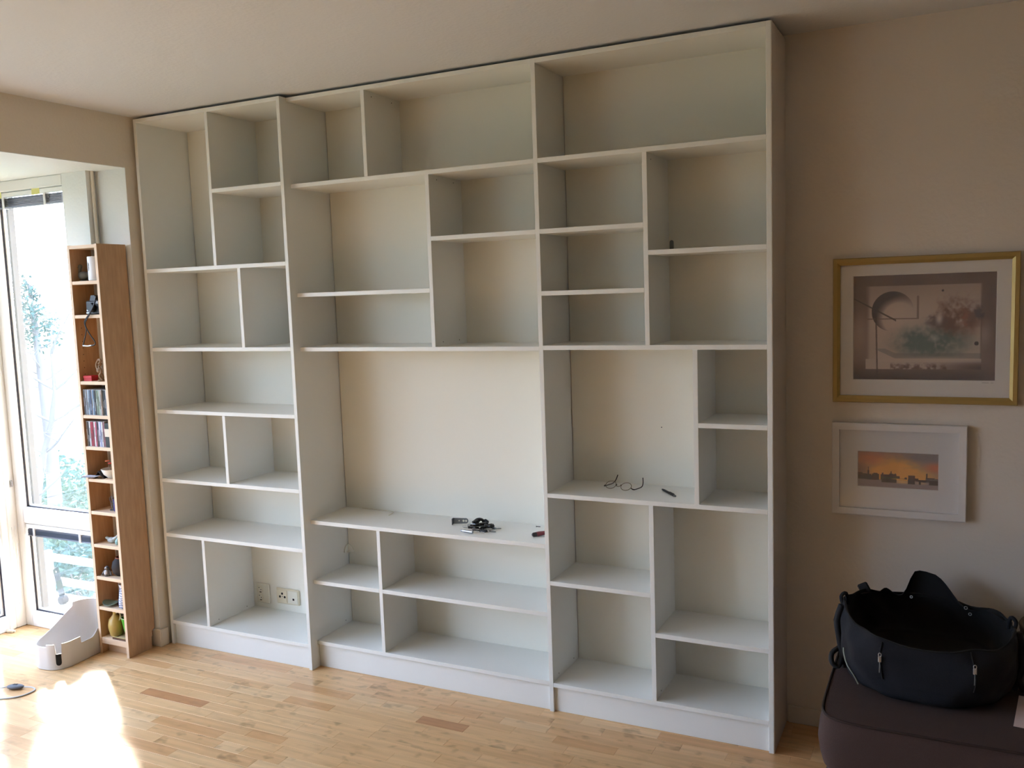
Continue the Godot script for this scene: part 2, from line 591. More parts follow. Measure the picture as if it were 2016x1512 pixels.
func build_windows() -> void:
	window_unit(0.585, 0.055, 0.005, V(BAY_X, 0, BAY_Z), 0.0).set_meta("label", "tall narrow end window of the bay behind the birch shelf tower")
	struct("trim_4", box(V(BAY_X - 0.1, 0, BAY_Z - 0.095), V(BAY_X, LINTEL, 0.205), 0.004), M.frame, "white corner post of the bay")
	var n := 4
	var span := (BAY_END - 0.205) / n
	for k in n:
		var o := window_unit(span, 0.04, 0.04, V(BAY_X, 0, 0.205 + span * (k + 1)), PI / 2)
		o.set_meta("label", ["side window of the bay nearest the corner post", "second side window of the bay", "third side window of the bay", "side window of the bay farthest from the bookcase"][k])
	blind("raised grey venetian blind with yellow tape atop the tall end window", -0.926, -0.412, 2.326, 0.132, 6, true, [-0.868, -0.548])
	blind("raised grey venetian blind over the low pane of the end window", -0.926, -0.412, 0.571, 0.132, 4, false, [-0.86, -0.5])
	blind("raised grey venetian blind over the low side pane at the corner post", 0.046, span - 0.046, 0.571, -0.018, 4, false, [0.1, span - 0.1], V(BAY_X, 0, 0.205 + span), PI / 2)
	# catch on the corner post
	var h := thing("window_handle", "small metal window catch on the white corner post", "window handle", V(BAY_X, 0.792, 0.166))
	obj("base_plate", box(V(0, -0.018, -0.008), V(0.004, 0.018, 0.008), 0.001), M.steel, h)
	obj("lever", box(V(0.004, -0.012, -0.004), V(0.016, 0.012, 0.004), 0.002), M.steel, h)
	# looped blind cord in the corner
	var s := Shape.new()
	var p := []
	for i in 41:
		var t := i / 40.0
		var a := t * TAU
		p.append(V(-0.955 + 0.012 * sin(a), 0.38 - 0.27 * cos(a * 0.5) * cos(a * 0.5) + 0.19 * sin(a * 0.5), 0.175 + 0.02 * sin(a)))
	s.tube([V(-0.972, 0.56, 0.17), V(-0.966, 0.4, 0.176), V(-0.957, 0.25, 0.185), V(-0.95, 0.17, 0.195), V(-0.944, 0.145, 0.205), V(-0.94, 0.17, 0.212), V(-0.945, 0.3, 0.208), V(-0.96, 0.45, 0.2), V(-0.972, 0.56, 0.192)], 0.0025, 6)
	tag(obj("blind_cord", s, M.tape_white), "white looped blind cord hanging in the bay corner", "cord")


# ------------------------------------------------------------------ outside
func leaves(called: String, centres: Array, count: int, size: float, m: Material, parent: Node3D) -> void:
	var leaf := Shape.new()
	leaf.quad(V(-0.5, 0, 0), V(0, 0.12, -0.32), V(0.6, 0, 0), V(0, 0.12, 0.32), Vector3.UP)
	var mm := MultiMesh.new()
	mm.transform_format = MultiMesh.TRANSFORM_3D
	mm.mesh = leaf.mesh()
	mm.instance_count = count
	for i in count:
		var c: Array = centres[rng.randi() % centres.size()]
		var d := V(rng.randfn(), rng.randfn(), rng.randfn()).normalized() * pow(rng.randf(), 0.4)
		var b := Basis.from_euler(V(rng.randf() * TAU, rng.randf() * TAU, rng.randf() * TAU)).scaled(Vector3.ONE * size * rng.randf_range(0.6, 1.3))
		mm.set_instance_transform(i, Transform3D(b, c[0] + d * c[1]))
	var o := MultiMeshInstance3D.new()
	o.multimesh = mm
	o.material_override = m
	o.name = called
	o.set_meta("kind", "stuff")
	parent.add_child(o, true)

func branch(s: Shape, from: Vector3, dir: Vector3, length: float, r: float, depth: int) -> void:
	var pts := []
	var rad := []
	var p := from
	var d := dir
	for i in 6:
		pts.append(p)
		rad.append(r * (1.0 - 0.13 * i))
		d = (d + V(rng.randf_range(-0.22, 0.22), rng.randf_range(-0.08, 0.2), rng.randf_range(-0.22, 0.22))).normalized()
		p += d * length / 5.0
	s.tube(pts, rad, 6)
	if depth == 0:
		return
	for k in 3:
		var i := 2 + k
		var side := V(rng.randf_range(-1, 1), rng.randf_range(0.1, 0.7), rng.randf_range(-1, 1)).normalized()
		branch(s, pts[i], side, length * rng.randf_range(0.45, 0.65), rad[i] * 0.55, depth - 1)

func build_outside() -> void:
	var lawn := mat(rgb(66, 84, 50), 0.95)
	struct("ground", box(V(-160, -3.3, -160), V(60, -3.0, 160)), lawn, "lawn below the bay")
	struct("ground", box(V(-15, -3.0, -14), V(-4.2, -2.98, -1.6)), mat(rgb(158, 158, 152), 0.95), "pale gravel yard below the end window")
	var deck := mat(rgb(166, 165, 162), 0.8)
	struct("balcony_floor", box(V(-1.64, -0.32, -0.5), V(-1.1, -0.1, 4.5)), deck, "pale balcony slab outside the bay")
	var rail := thing("balcony_railing", "low white balcony railing with two rails outside the end window", "railing", V(-1.6, -0.1, 0))
	for y in [0.075, 0.225]:
		var rs := box(V(-0.015, y, -0.47), V(0.015, y + 0.045, 4.45), 0.004)
		rs.box(V(0.015, y, -0.47), V(0.5, y + 0.045, -0.44), 0.004)
		obj("rail", rs, deck, rail)
	for z in [-0.455, 1.2, 2.8, 4.4]:
		obj("post", box(V(-0.02, 0, z - 0.02), V(0.02, 0.29, z + 0.02), 0.004), deck, rail)
	# leaning metal strut on the balcony
	var bar := thing("metal_strut", "dark grey slanted metal strut standing outside the low end window", "strut", V(-1.37, -0.1, -0.36))
	var s := Shape.new()
	s.prism(PackedVector2Array([Vector2(-0.02, 0.02), Vector2(0.03, 0.02), Vector2(-0.018, 0.232), Vector2(-0.062, 0.208)]), -0.004, 0.004)
	obj("bar", s, mat(rgb(30, 33, 37), 0.7), bar)
	s = Shape.new()
	s.tube([V(0.006, 0.026, -0.02), V(0.006, 0.026, 0.02)], 0.026, 18)
	obj("foot", s, mat(rgb(36, 37, 44), 0.7), bar)
	s = Shape.new()
	s.tube([V(-0.032, 0.2, 0.0042), V(-0.032, 0.2, 0.0052)], 0.006, 12)
	obj("bolt_hole", s, deck, bar)
	# trees and shrubs
	var bark := mat(rgb(128, 118, 116), 0.9)
	var leaf1 := mat(rgb(74, 98, 78), 0.7)
	leaf1.backlight = Color(0.1, 0.16, 0.1)
	leaf1.cull_mode = BaseMaterial3D.CULL_DISABLED
	var leaf2 := mat(rgb(64, 92, 84), 0.7)
	leaf2.backlight = Color(0.08, 0.14, 0.11)
	leaf2.cull_mode = BaseMaterial3D.CULL_DISABLED
	var t := thing("bare_tree", "slender sparse tree with bare branches seen through the tall window", "tree", V(-7.95, -3.0, -4.8))
	s = Shape.new()
	var tp := [V(0, 0, 0), V(0.02, 1.3, 0), V(0.0, 2.1, -0.1), V(0.08, 2.7, -0.2), V(0.3, 3.15, -0.2), V(0.42, 3.6, -0.2), V(0.42, 4.1, -0.2), V(0.46, 4.45, -0.2)]
	s.tube(tp, [0.06, 0.056, 0.05, 0.044, 0.036, 0.028, 0.02, 0.008], 8)
	obj("trunk", s, bark, t)
	s = Shape.new()
	for k in [[2, V(0.9, 0.35, 0.1)], [3, V(1.0, 0.35, -0.3)], [3, V(-0.8, 0.5, 0.4)], [4, V(0.9, 0.5, -0.5)], [4, V(-0.9, 0.3, 0.5)], [5, V(0.7, 0.6, -0.3)], [5, V(-0.7, 0.35, 0.3)], [6, V(0.5, 0.8, 0.1)]]:
		branch(s, tp[k[0]], k[1].normalized(), 0.8, 0.02, 2)
	obj("branches", s, bark, t)
	t = thing("conifer", "blue-green leafy tree crown behind the bare tree, left in the tall window", "tree", V(-9.95, -3.0, -6.6))
	s = Shape.new()
	s.tube([V(0, 0, 0), V(0.05, 2.5, 0), V(0.0, 5.1, 0.1)], [0.14, 0.1, 0.03], 8)
	for k in 16:
		branch(s, V(0.02, 3.4 + 0.11 * k, 0.05), V(sin(k * 2.4), 0.35, cos(k * 2.4)).normalized(), 0.75, 0.014, 1)
	obj("trunk", s, bark, t)
	leaves("foliage", [[V(0.1, 4.75, 0.2), 0.42], [V(-0.2, 5.0, 0.2), 0.36], [V(0.25, 5.1, -0.1), 0.28], [V(0.0, 4.35, 0.0), 0.4]], 1300, 0.07, leaf2, t)
	var tall := ["added unseen broad tree blocking the sun left of the gravel yard", "added unseen leafy tree blocking the sun facing the middle of the bay", "added unseen tree dimming the low sky opposite the far side window", "added unseen tree dimming the low sky at the far garden end"]
	for k in 4:  # out-of-view trees added to hold sun and low sky off the side windows
		var b: Array = [[V(-12.0, -3, -4.6), 12.6, 2.4], [V(-12.4, -3, -0.6), 11.0, 2.5], [V(-13.0, -3, 6.5), 5.9, 1.9], [V(-12.5, -3, 11.5), 5.7, 1.9]][k]
		var q := thing("light_block_tree", tall[k], "tree", b[0])
		s = Shape.new()
		s.tube([V(0, 0, 0), V(0.05, b[1] * 0.4, 0), V(0, b[1] * 0.8, 0)], [0.22, 0.17, 0.06], 8)
		for i in 10:
			branch(s, V(0.02, b[1] * (0.35 + 0.045 * i), 0), V(sin(i * 2.4), 0.5, cos(i * 2.4)).normalized(), 1.6, 0.05, 1)
		obj("trunk", s, bark, q)
		var rr: float = b[2]
		leaves("foliage", [[V(0, b[1] - rr * 0.9, 0), rr * 0.95], [V(0.3, b[1] * 0.55, 1.0), rr], [V(-0.2, b[1] * 0.6, 0.4), rr], [V(0, b[1] * 0.4, 0.6), rr * 0.9], [V(0.3, b[1] * 0.74, 0.1), rr]], 9000, 0.34, leaf2 if k % 2 else leaf1, q)
	var at := [V(-9.2, -3, -6.3), V(-7.4, -3, -5.0), V(-10.8, -3, -7.5), V(-7.6, -3, -2.6), V(-5.2, -3, -1.6), V(-9.0, -3, -0.5), V(-6.5, -3, 0.8), V(-12.6, -3, -8.7), V(-13, -3, -3)]
	var what := ["pale green garden shrub behind the bare tree", "rounded green shrub nearest the end window", "broad green shrub at the left beyond the balcony", "leafy shrub below the middle of the end window", "low shrub close to the balcony railing", "shrub beyond the side window of the bay", "bushy shrub facing the side windows", "distant shrub at the garden edge behind the tall window", "distant wide shrub left of the garden"]
	for k in at.size():
		var b := thing("garden_shrub", what[k], "shrub", at[k], 0.0, "")
		s = Shape.new()
		for q in 5:
			branch(s, V(0, 0, 0), V(sin(q * 1.3) * 0.5, 1.0, cos(q * 1.3) * 0.5).normalized(), 1.2, 0.03, 1)
		obj("stems", s, bark, b)
		var r: float = [0.75, 0.8, 0.7, 0.6, 0.5, 0.8, 0.7, 1.0, 1.1][k]
		leaves("foliage", [[V(0, 0.85, 0), r], [V(0.4 * r, 1.15, 0.3 * r), r * 0.7], [V(-0.5 * r, 1.05, -0.3 * r), r * 0.65]], 1100, 0.11, leaf1 if k % 2 == 0 else leaf2, b)


# ------------------------------------------------------------------ the bookcase
const AR := 0.8984
const BR := 2.0904
const CR := 2.992
const ZA := 0.0463

func board(parent: Node3D, called: String, lo: Vector3, hi: Vector3, m: Material = null) -> MeshInstance3D:
	return obj(called, box(lo, hi, 0.0008), M.white if m == null else m, parent)

func shelf(p: Node3D, x0: float, x1: float, y: float, zf: float) -> void:
	board(p, "shelf", V(x0, y - T, ZB), V(x1, y, zf))

func divider(p: Node3D, xr: float, y0: float, y1: float, zf: float) -> void:
	board(p, "divider", V(xr - T, y0, ZB), V(xr, y1, zf))

func carcass(p: Node3D, x0: float, x1: float, y0: float, zf: float) -> void:
	board(p, "top_board", V(x0, TOP - T, -0.2795), V(x1, TOP, zf))
	board(p, "bottom_board", V(x0, y0 - T, -0.2795), V(x1, y0, zf - 0.0005))
	board(p, "plinth", V(x0 + 0.0005, 0, zf - 0.032), V(x1 - 0.0005, y0 - T - 0.0015, zf - 0.014))
	obj("back_panel", box(V(x0 + 0.004, y0, -0.2795), V(x1 - 0.0005, TOP - T, ZB)), M.white_back, p)

func holes(p: Node3D, list: Array) -> void:
	for h in list:     # [point, facing]
		var s := Shape.new()
		var a: Vector3 = h[0]
		s.tube([a, a + h[1] * 0.0006], 0.0022, 10)
		obj("screw_hole", s, M.hole, p)

func build_bookcase() -> void:
	var a := thing("bookcase_section", "left section of the white built-in bookcase with wall sockets in its lowest cell", "bookcase")
	board(a, "side_panel", V(0, 0, -0.2795), V(T, TOP, ZA))
	board(a, "side_panel", V(AR - T, 0, -0.2795), V(AR, TOP, ZA))
	carcass(a, T, AR - T, 0.1252, ZA)
	shelf(a, 0.4742, AR - T, 2.249, ZA)
	shelf(a, T, AR - T, 1.8979, ZA)
	shelf(a, T, AR - T, 1.5143, ZA)
	shelf(a, T, AR - T, 1.2062, ZA)
	shelf(a, T, AR - T, 0.8599, ZA)
	shelf(a, T, AR - T, 0.5804, ZA)
	divider(a, 0.4742, 1.8979, TOP - T, ZA)
	divider(a, 0.6144, 1.5143, 1.8979 - T, ZA)
	divider(a, 0.4615, 0.8599, 1.2062 - T, ZA)
	divider(a, 0.2713, 0.1252, 0.5804 - T, ZA)
	var r := Vector3.RIGHT
	holes(a, [[V(0.2713, 0.142, -0.015), r], [V(0.2713, 0.142, -0.215), r]])

	var b := thing("bookcase_section", "wide middle section of the white built-in bookcase around the large open television niche", "bookcase")
	carcass(b, AR, BR, 0.1285, 0.0)
	shelf(b, AR, BR, 2.2394, 0)
	shelf(b, AR, 1.6146 - T, 1.7552, 0)
	shelf(b, AR, BR, 1.5099, 0)
	shelf(b, 1.6146, BR, 1.9684, 0)
	shelf(b, AR, BR, 0.7071, 0)
	shelf(b, AR, 1.2838 - T, 0.4213, 0)
	shelf(b, 1.2838, BR, 0.4213, 0)
	divider(b, 1.3141, 2.2394, TOP - T, 0)
	divider(b, 1.6146, 1.5099, 2.2394 - T, 0)
	divider(b, 1.2838, 0.1285, 0.7071 - T, 0)
	holes(b, [[V(1.3141, 2.578, -0.055), r], [V(1.3141, 2.578, -0.21), r], [V(1.6146, 2.205, -0.065), r], [V(1.6146, 2.205, -0.205), r], [V(1.6146, 1.527, -0.065), r], [V(1.6146, 1.527, -0.205), r], [V(AR, 0.148, -0.225), r]])

	var c := thing("bookcase_section", "right section of the white built-in bookcase holding the spectacles and pen", "bookcase")
	board(c, "side_panel", V(BR, 0, -0.2795), V(BR + T, TOP, 0))
	board(c, "side_panel", V(CR - T, 0, -0.2795), V(CR, TOP, 0))
	board(c, "side_shade_cover", V(CR, 0, -0.2795), V(CR + 0.002, TOP, -0.001), M.wall_right).set_meta("label", "added thin cover in wall cream, its duller tone standing in for shade")  # added cover; its wall tone stands in for shade on this face
	carcass(c, BR + T, CR - T, 0.1239, 0)
	shelf(c, BR + T, CR - T, 2.2397, 0)
	shelf(c, BR + T, 2.546 - T, 1.968, 0)
	shelf(c, BR + T, 2.546 - T, 1.7273, 0)
	shelf(c, BR + T, CR - T, 1.5134, 0)
	shelf(c, 2.546, CR - T, 1.8649, 0)
	shelf(c, 2.7249, CR - T, 1.2247, 0)
	shelf(c, BR + T, CR - T, 0.9185, 0)
	shelf(c, BR + T, 2.5474 - T, 0.5552, 0)
	shelf(c, 2.5474, CR - T, 0.3987, 0)
	divider(c, 2.546, 1.5134, 2.2397 - T, 0)
	divider(c, 2.7249, 0.9185, 1.5134 - T, 0)
	divider(c, 2.5474, 0.1239, 0.9185 - T, 0)
	holes(c, [[V(BR + T, 0.142, -0.06), r], [V(BR + T, 0.142, -0.225), r], [V(2.5474, 0.142, -0.06), r], [V(2.546, 2.2, -0.05), r], [V(2.503, 1.16, ZB), Vector3.BACK], [V(2.69, 0.865, ZB), Vector3.BACK]])


# ------------------------------------------------------------------ the narrow birch tower
const TX0 := -0.2515
const TX1 := -0.0465
const TZ0 := 0.1065
const TZ1 := 0.2718
const CELLS := [1.849, 1.688, 1.368, 1.203, 1.048, 0.889, 0.726, 0.56, 0.396, 0.241, 0.082]

func build_tower() -> void:
	var t := thing("shelf_tower", "tall narrow birch shelf tower full of knick-knacks and discs in front of the bay window", "shelf", V(TX1, 0, TZ1))
	var o := V(TX1, 0, TZ1)
	for x in [TX0, TX1 - 0.016]:
		# side panel with a notch for the skirting at the back, its pale front edge a band of its own
		var s := Shape.new()
		s.x = Transform3D(Basis(Vector3.UP, PI / 2), V(x - o.x, 0, 0))
		var w := TZ1 - TZ0
		s.prism(PackedVector2Array([Vector2(0.0012, 0), Vector2(w - 0.024, 0), Vector2(w - 0.024, 0.078), Vector2(w - 0.018, 0.09), Vector2(w - 0.004, 0.097), Vector2(w, 0.106), Vector2(w, 2.02), Vector2(0.0012, 2.02)]), 0.0, 0.016)
		var side := obj("side_panel", s, M.birch, t)
		obj("edge_band", box(V(x - o.x, 0, -0.0012), V(x - o.x + 0.016, 2.02, 0)), M.birch_edge, side)
	obj("top_board", box(V(TX0 + 0.016 - o.x, 2.002, -0.1653), V(-0.016, 2.018, -0.0005)), M.birch_edge, t)
	obj("back_panel", box(V(TX0 + 0.016 - o.x, 0.06, -0.1653), V(-0.016, 2.002, -0.1613)), M.birch, t)
	for y in CELLS:
		obj("shelf", box(V(TX0 + 0.0162 - o.x, y - (0.016 if y > 0.1 else 0.03), -0.161), V(-0.0162, y, -0.001), 0.0008), M.birch_edge, t)
	obj("plinth", box(V(TX0 + 0.0162 - o.x, 0, -0.05), V(-0.0162, 0.052, -0.038), 0.001), M.birch_edge, t)
	for h in 8:
		for z in [-0.032, -0.125]:
			var y := 1.4 + 0.032 * h
			var s2 := Shape.new()
			s2.tube([V(TX0 + 0.016 - o.x, y, z), V(TX0 + 0.0164 - o.x, y, z)], 0.0022, 8)
			obj("peg_hole", s2, M.hole, t)
	build_knick_knacks()

func card_picture() -> ImageTexture:
	# a white mug-sized card with a small grey sprig drawing on its edge
	var im := Image.create(128, 128, false, Image.FORMAT_RGB8)
	im.fill(Color(0.93, 0.94, 0.97))
	for k in 9:
		var a := -1.2 + k * 0.3
		for q in 26:
			var x := int(22 + cos(a) * q * 0.9)
			var y := int(58 + sin(a) * q * 1.2)
			if x >= 0 and x < 128 and y >= 0 and y < 128:
				im.set_pixel(x, y, Color(0.42, 0.42, 0.46))
				if q % 3 == 0:
					im.set_pixel(mini(x + 1, 127), y, Color(0.5, 0.5, 0.53))
	return ImageTexture.create_from_image(im)

func build_knick_knacks() -> void:
	# top cell: glittering duck and a white patterned vase
	var o := thing("duck_figurine", "dark glittering metal duck figurine in the top cell of the birch tower", "figurine", V(-0.196, CELLS[0], 0.238), 0.0)
	var gm := mat(rgb(96, 88, 72), 0.3, 0.7)
	gm.normal_enabled = true
	gm.normal_texture = noise_tex(0.25, 51, Color.BLACK, Color.WHITE, true, 128, 14.0)
	gm.uv1_triplanar = true
	gm.uv1_scale = V(30, 30, 30)
	var s := Shape.new()
	s.lathe(V(0.008, 0, 0), [[0.0, 0.0], [0.02, 0.0], [0.021, 0.003], [0.016, 0.006], [0.0, 0.007]], 16)
	obj("foot", s, gm, o)
	s = Shape.new()
	s.ball(V(0.008, 0.026, 0), V(0.033, 0.021, 0.022))
	s.tube([V(0.03, 0.03, 0), V(0.045, 0.036, 0), V(0.053, 0.043, 0)], [0.012, 0.008, 0.002], 10)
	s.tube([V(-0.016, 0.034, 0), V(-0.018, 0.05, 0), V(-0.014, 0.066, 0)], [0.011, 0.007, 0.008], 10)
	obj("body", s, gm, o)
	s = Shape.new()
	s.ball(V(-0.014, 0.071, 0), V(0.011, 0.01, 0.01))
	s.tube([V(-0.022, 0.07, 0), V(-0.033, 0.067, 0)], [0.004, 0.0015], 8)
	obj("head", s, gm, o)
	o = thing("vase", "white cylinder vase with a grey sprig drawing, top cell of the birch tower", "vase", V(-0.107, CELLS[0], 0.234))
	s = Shape.new()
	s.lathe(Vector3.ZERO, [[0.0, 0.0], [0.034, 0.0], [0.036, 0.004], [0.036, 0.112], [0.034, 0.114], [0.032, 0.112], [0.032, 0.02], [0.0, 0.018]], 28)
	obj("body", s, mat(rgb(232, 234, 242), 0.35), o)
	s = Shape.new()
	for k in 9:
		var a := -1.3 + k * 0.33
		var line := []
		for q in 5:
			var th := 1.85 - 0.075 * q * cos(a)
			line.append(V(0.0363 * cos(th), 0.066 + 0.0052 * q * sin(a), 0.0363 * sin(th)))
		s.tube(line, 0.0007, 5)
	obj("drawing", s, mat(rgb(110, 110, 116), 0.6), o)
	# second cell: black camera with its strap hanging over the shelf
	o = thing("compact_camera", "small black camera in the birch tower, its long strap hanging over the shelf", "camera", V(-0.128, CELLS[1], 0.232), -0.08)
	obj("body", box(V(-0.05, 0, -0.03), V(0.055, 0.068, 0.022), 0.006), M.black, o)
	s = Shape.new()
	s.prism(PackedVector2Array([Vector2(-0.022, 0.066), Vector2(0.03, 0.066), Vector2(0.018, 0.092), Vector2(-0.01, 0.092)]), -0.026, 0.018)
	obj("viewfinder", s, M.black, o)
	s = Shape.new()
	s.tube([V(0.003, 0.034, 0.02), V(0.003, 0.034, 0.036)], [0.024, 0.022], 20)
	obj("lens", s, mat(rgb(40, 42, 46), 0.3, 0.4), o)
	obj("label_strip", box(V(-0.048, 0.006, 0.0221), V(-0.018, 0.012, 0.0226)), M.steel, o)
	obj("label_strip", box(V(-0.044, 0.018, 0.0221), V(-0.02, 0.024, 0.0226)), M.steel, o)
	obj("strap_lug", box(V(0.04, 0.05, 0.0221), V(0.054, 0.064, 0.028), 0.002), M.steel, o)
	s = Shape.new()
	var pts := []
	for p in [V(-0.09, 1.775, 0.262), V(-0.102, 1.733, 0.268), V(-0.128, 1.692, 0.2765), V(-0.161, 1.655, 0.278), V(-0.155, 1.613, 0.277), V(-0.181, 1.555, 0.276), V(-0.186, 1.541, 0.276), V(-0.152, 1.539, 0.276), V(-0.113, 1.544, 0.276), V(-0.1, 1.557, 0.277), V(-0.123, 1.586, 0.278), V(-0.146, 1.618, 0.279), V(-0.152, 1.65, 0.281), V(-0.122, 1.69, 0.2785), V(-0.098, 1.733, 0.27), V(-0.088, 1.774, 0.262)]:
		pts.append(o.transform.affine_inverse() * p)
	s.tube(smooth(pts, 4), 0.0026, 8)
	var st := obj("strap", s, M.black, o)
	s = Shape.new()
	s.tube([pts[6], pts[7], pts[7].lerp(pts[8], 0.6)], 0.0036, 8)
	obj("clasp", s, M.steel, st)
	# third cell: red box and a carved twisted figure
	o = thing("gift_box", "small red cardboard box on a birch tower shelf above the discs", "box", V(-0.203, CELLS[2], 0.235), 0.1)
	var red := mat(rgb(206, 44, 52), 0.5)
	obj("base", box(V(-0.025, 0, -0.02), V(0.025, 0.014, 0.02), 0.001), red, o)
	obj("lid", box(V(-0.0265, 0.014, -0.0215), V(0.0265, 0.026, 0.0215), 0.001), red, o)
	o = thing("root_figurine", "twisted brown root figurine beside the small red box", "figurine", V(-0.116, CELLS[2], 0.243))
	var root := mat(rgb(142, 112, 84), 0.8)
	s = Shape.new()
	s.lathe(Vector3.ZERO, [[0.0, 0.0], [0.02, 0.0], [0.018, 0.006], [0.0, 0.008]], 14)
	obj("base", s, root, o)
	s = Shape.new()
	s.tube(smooth([V(0.004, 0.004, 0), V(0.01, 0.03, 0.004), V(-0.006, 0.05, 0.008), V(-0.02, 0.062, 0.006), V(-0.03, 0.08, 0.0), V(-0.022, 0.1, -0.004), V(-0.004, 0.104, 0.0), V(0.006, 0.094, 0.006), V(-0.002, 0.084, 0.01)], 4), 0.0055, 8)
	s.tube(smooth([V(0.01, 0.006, 0.004), V(0.0, 0.026, 0.012), V(0.012, 0.046, 0.01), V(-0.006, 0.07, 0.006), V(0.004, 0.085, 0.0)], 4), 0.006, 8)
	s.ball(V(-0.004, 0.052, 0.01), V(0.014, 0.012, 0.01), 12, 8)
	obj("stem", s, root, o)
	# two shelves of disc cases
	var up := [[92, 98, 112], [150, 158, 172], [176, 184, 196], [126, 142, 160], [60, 72, 104], [186, 192, 200], [88, 112, 140], [40, 46, 60], [120, 138, 126], [142, 158, 140], [166, 172, 170], [164, 140, 128], [46, 42, 46], [30, 32, 40], [178, 178, 190]]
	var un := ["charcoal", "pale grey-blue", "light grey", "steel blue", "navy", "whitish", "dusty blue", "near-black", "grey-green", "sage green", "silver grey", "dull pink", "dark brown", "black", "lilac white"]
	cds(up, un, CELLS[3], "upper", -0.2325)
	var lo := [[120, 104, 92], [52, 48, 50], [198, 196, 200], [168, 56, 74], [150, 44, 66], [216, 212, 218], [176, 78, 104], [84, 70, 96], [206, 204, 214], [150, 156, 190], [210, 206, 214], [152, 102, 116]]
	var ln := ["taupe", "blackish", "white", "crimson", "deep red", "off-white", "raspberry", "plum", "pearl white", "lavender blue", "milky white", "mauve"]
	cds(lo, ln, CELLS[4], "lower", -0.2325)
	o = thing("card_holder", "black case with a cream card standing right of the lower row of discs", "case", V(-0.085, CELLS[4], 0.232))
	obj("case", box(V(-0.018, 0, -0.03), V(0.018, 0.118, 0.03), 0.002), M.black, o)
	obj("card", box(V(-0.0185, 0.052, 0.0301), V(0.0175, 0.09, 0.0311)), mat(rgb(214, 202, 182), 0.8), o)
	# bowl with flowers, feather and foil
	o = thing("bowl", "white porcelain bowl under the disc shelves of the birch tower", "bowl", V(-0.125, CELLS[5], 0.217))
	s = Shape.new()
	s.lathe(Vector3.ZERO, [[0.0, 0.0], [0.024, 0.0], [0.025, 0.004], [0.042, 0.02], [0.053, 0.046], [0.051, 0.047], [0.04, 0.023], [0.0, 0.008]], 28)
	obj("body", s, mat(rgb(226, 224, 216), 0.3), o)
	o = thing("dried_flowers", "small red dried flowers and twigs in the white bowl", "flowers", V(-0.118, CELLS[5] + 0.0085, 0.217))
	s = Shape.new()
	for k in 5:
		s.tube([V(0, 0.0, 0), V(cos(k * 1.3) * 0.012, 0.03, sin(k * 1.3) * 0.012), V(cos(k * 1.3) * 0.028, 0.055 + 0.008 * (k % 3), sin(k * 1.3) * 0.022)], 0.0016, 6)
	obj("twig", s, root, o)
	for k in 5:
		s = Shape.new()
		for q in 6:
			var a := q * TAU / 6
			s.ball(V(cos(k * 1.3) * 0.028 + cos(a) * 0.006, 0.06 + 0.008 * (k % 3), sin(k * 1.3) * 0.022 + sin(a) * 0.006), V(0.006, 0.003, 0.006), 8, 5)
		obj("bloom", s, mat([rgb(196, 84, 66), rgb(176, 66, 60), rgb(206, 120, 88)][k % 3], 0.8), o)
	o = thing("feather", "grey and white feather lying over the shelf edge before the bowl", "feather", V(-0.198, CELLS[5] + 0.002, 0.262))
	s = Shape.new()
	s.tube([V(-0.065, 0.012, 0.02), V(-0.02, 0.014, 0.006), V(0.03, 0.012, 0.0)], [0.0012, 0.0016, 0.001], 6)
	obj("quill", s, M.tape_white, o)
	s = Shape.new()
	for k in 26:
		var u := k / 25.0
		var x := -0.045 + 0.08 * u
		for side in [-1.0, 1.0]:
			s.tube([V(x, 0.0135, 0.012 - 0.012 * u), V(x - 0.008, 0.012, 0.012 - 0.012 * u + side * 0.010), V(x - 0.02, 0.004 + 0.004 * u, 0.012 - 0.012 * u + side * 0.018)], [0.0018, 0.0022, 0.0006], 5)
	obj("barbs", s, mat(rgb(172, 170, 178), 0.9), o)
	o = thing("dark_card", "dark folded card tent between feather and bowl", "card", V(-0.176, CELLS[5], 0.25), 0.35)
	s = Shape.new()
	s.prism(PackedVector2Array([Vector2(-0.026, 0.0), Vector2(0.0, 0.038), Vector2(0.028, 0.0), Vector2(0.026, 0.0), Vector2(0.0, 0.035), Vector2(-0.024, 0.0)]), -0.02, 0.015)
	obj("sheet", s, mat(rgb(58, 50, 54), 0.6), o)
	# wire flower and blue box
	o = thing("wire_figurine", "grey bent-wire flower figurine beside the blue box", "figurine", V(-0.138, CELLS[6], 0.218))
	s = Shape.new()
	s.lathe(Vector3.ZERO, [[0.0, 0.0], [0.018, 0.0], [0.018, 0.004], [0.0, 0.005]], 16)
	obj("base", s, M.zinc, o)
	s = Shape.new()
	for k in 4:
		var loop := []
		for i in 20:
			var a := TAU * i / 20
			loop.append(V([-0.018, 0.012, -0.006, 0.004][k] + 0.014 * cos(a), [0.052, 0.056, 0.03, 0.016][k] + 0.013 * sin(a), 0.003 * k - 0.004 + 0.003 * cos(a)))
		s.tube(loop, 0.0013, 6, true)
	s.tube([V(0, 0.004, 0), V(-0.004, 0.04, 0), V(0.002, 0.062, 0)], 0.0014, 6)
	obj("wire", s, M.zinc, o)
	o = thing("blue_tin", "small dark blue tin with a brass clasp under the bowl shelf", "tin", V(-0.093, CELLS[6], 0.226), -0.15)
	obj("body", box(V(-0.017, 0, -0.017), V(0.017, 0.052, 0.017), 0.002), mat(rgb(38, 42, 110), 0.3), o)
	obj("lid", box(V(-0.018, 0.052, -0.018), V(0.018, 0.06, 0.018), 0.002), mat(rgb(30, 32, 88), 0.3), o)
	s = Shape.new()
	var ring := []
	for i in 14:
		ring.append(V(-0.003 + 0.007 * cos(TAU * i / 14), 0.066 + 0.007 * sin(TAU * i / 14), 0.0))
	s.tube(ring, 0.0012, 6, true)
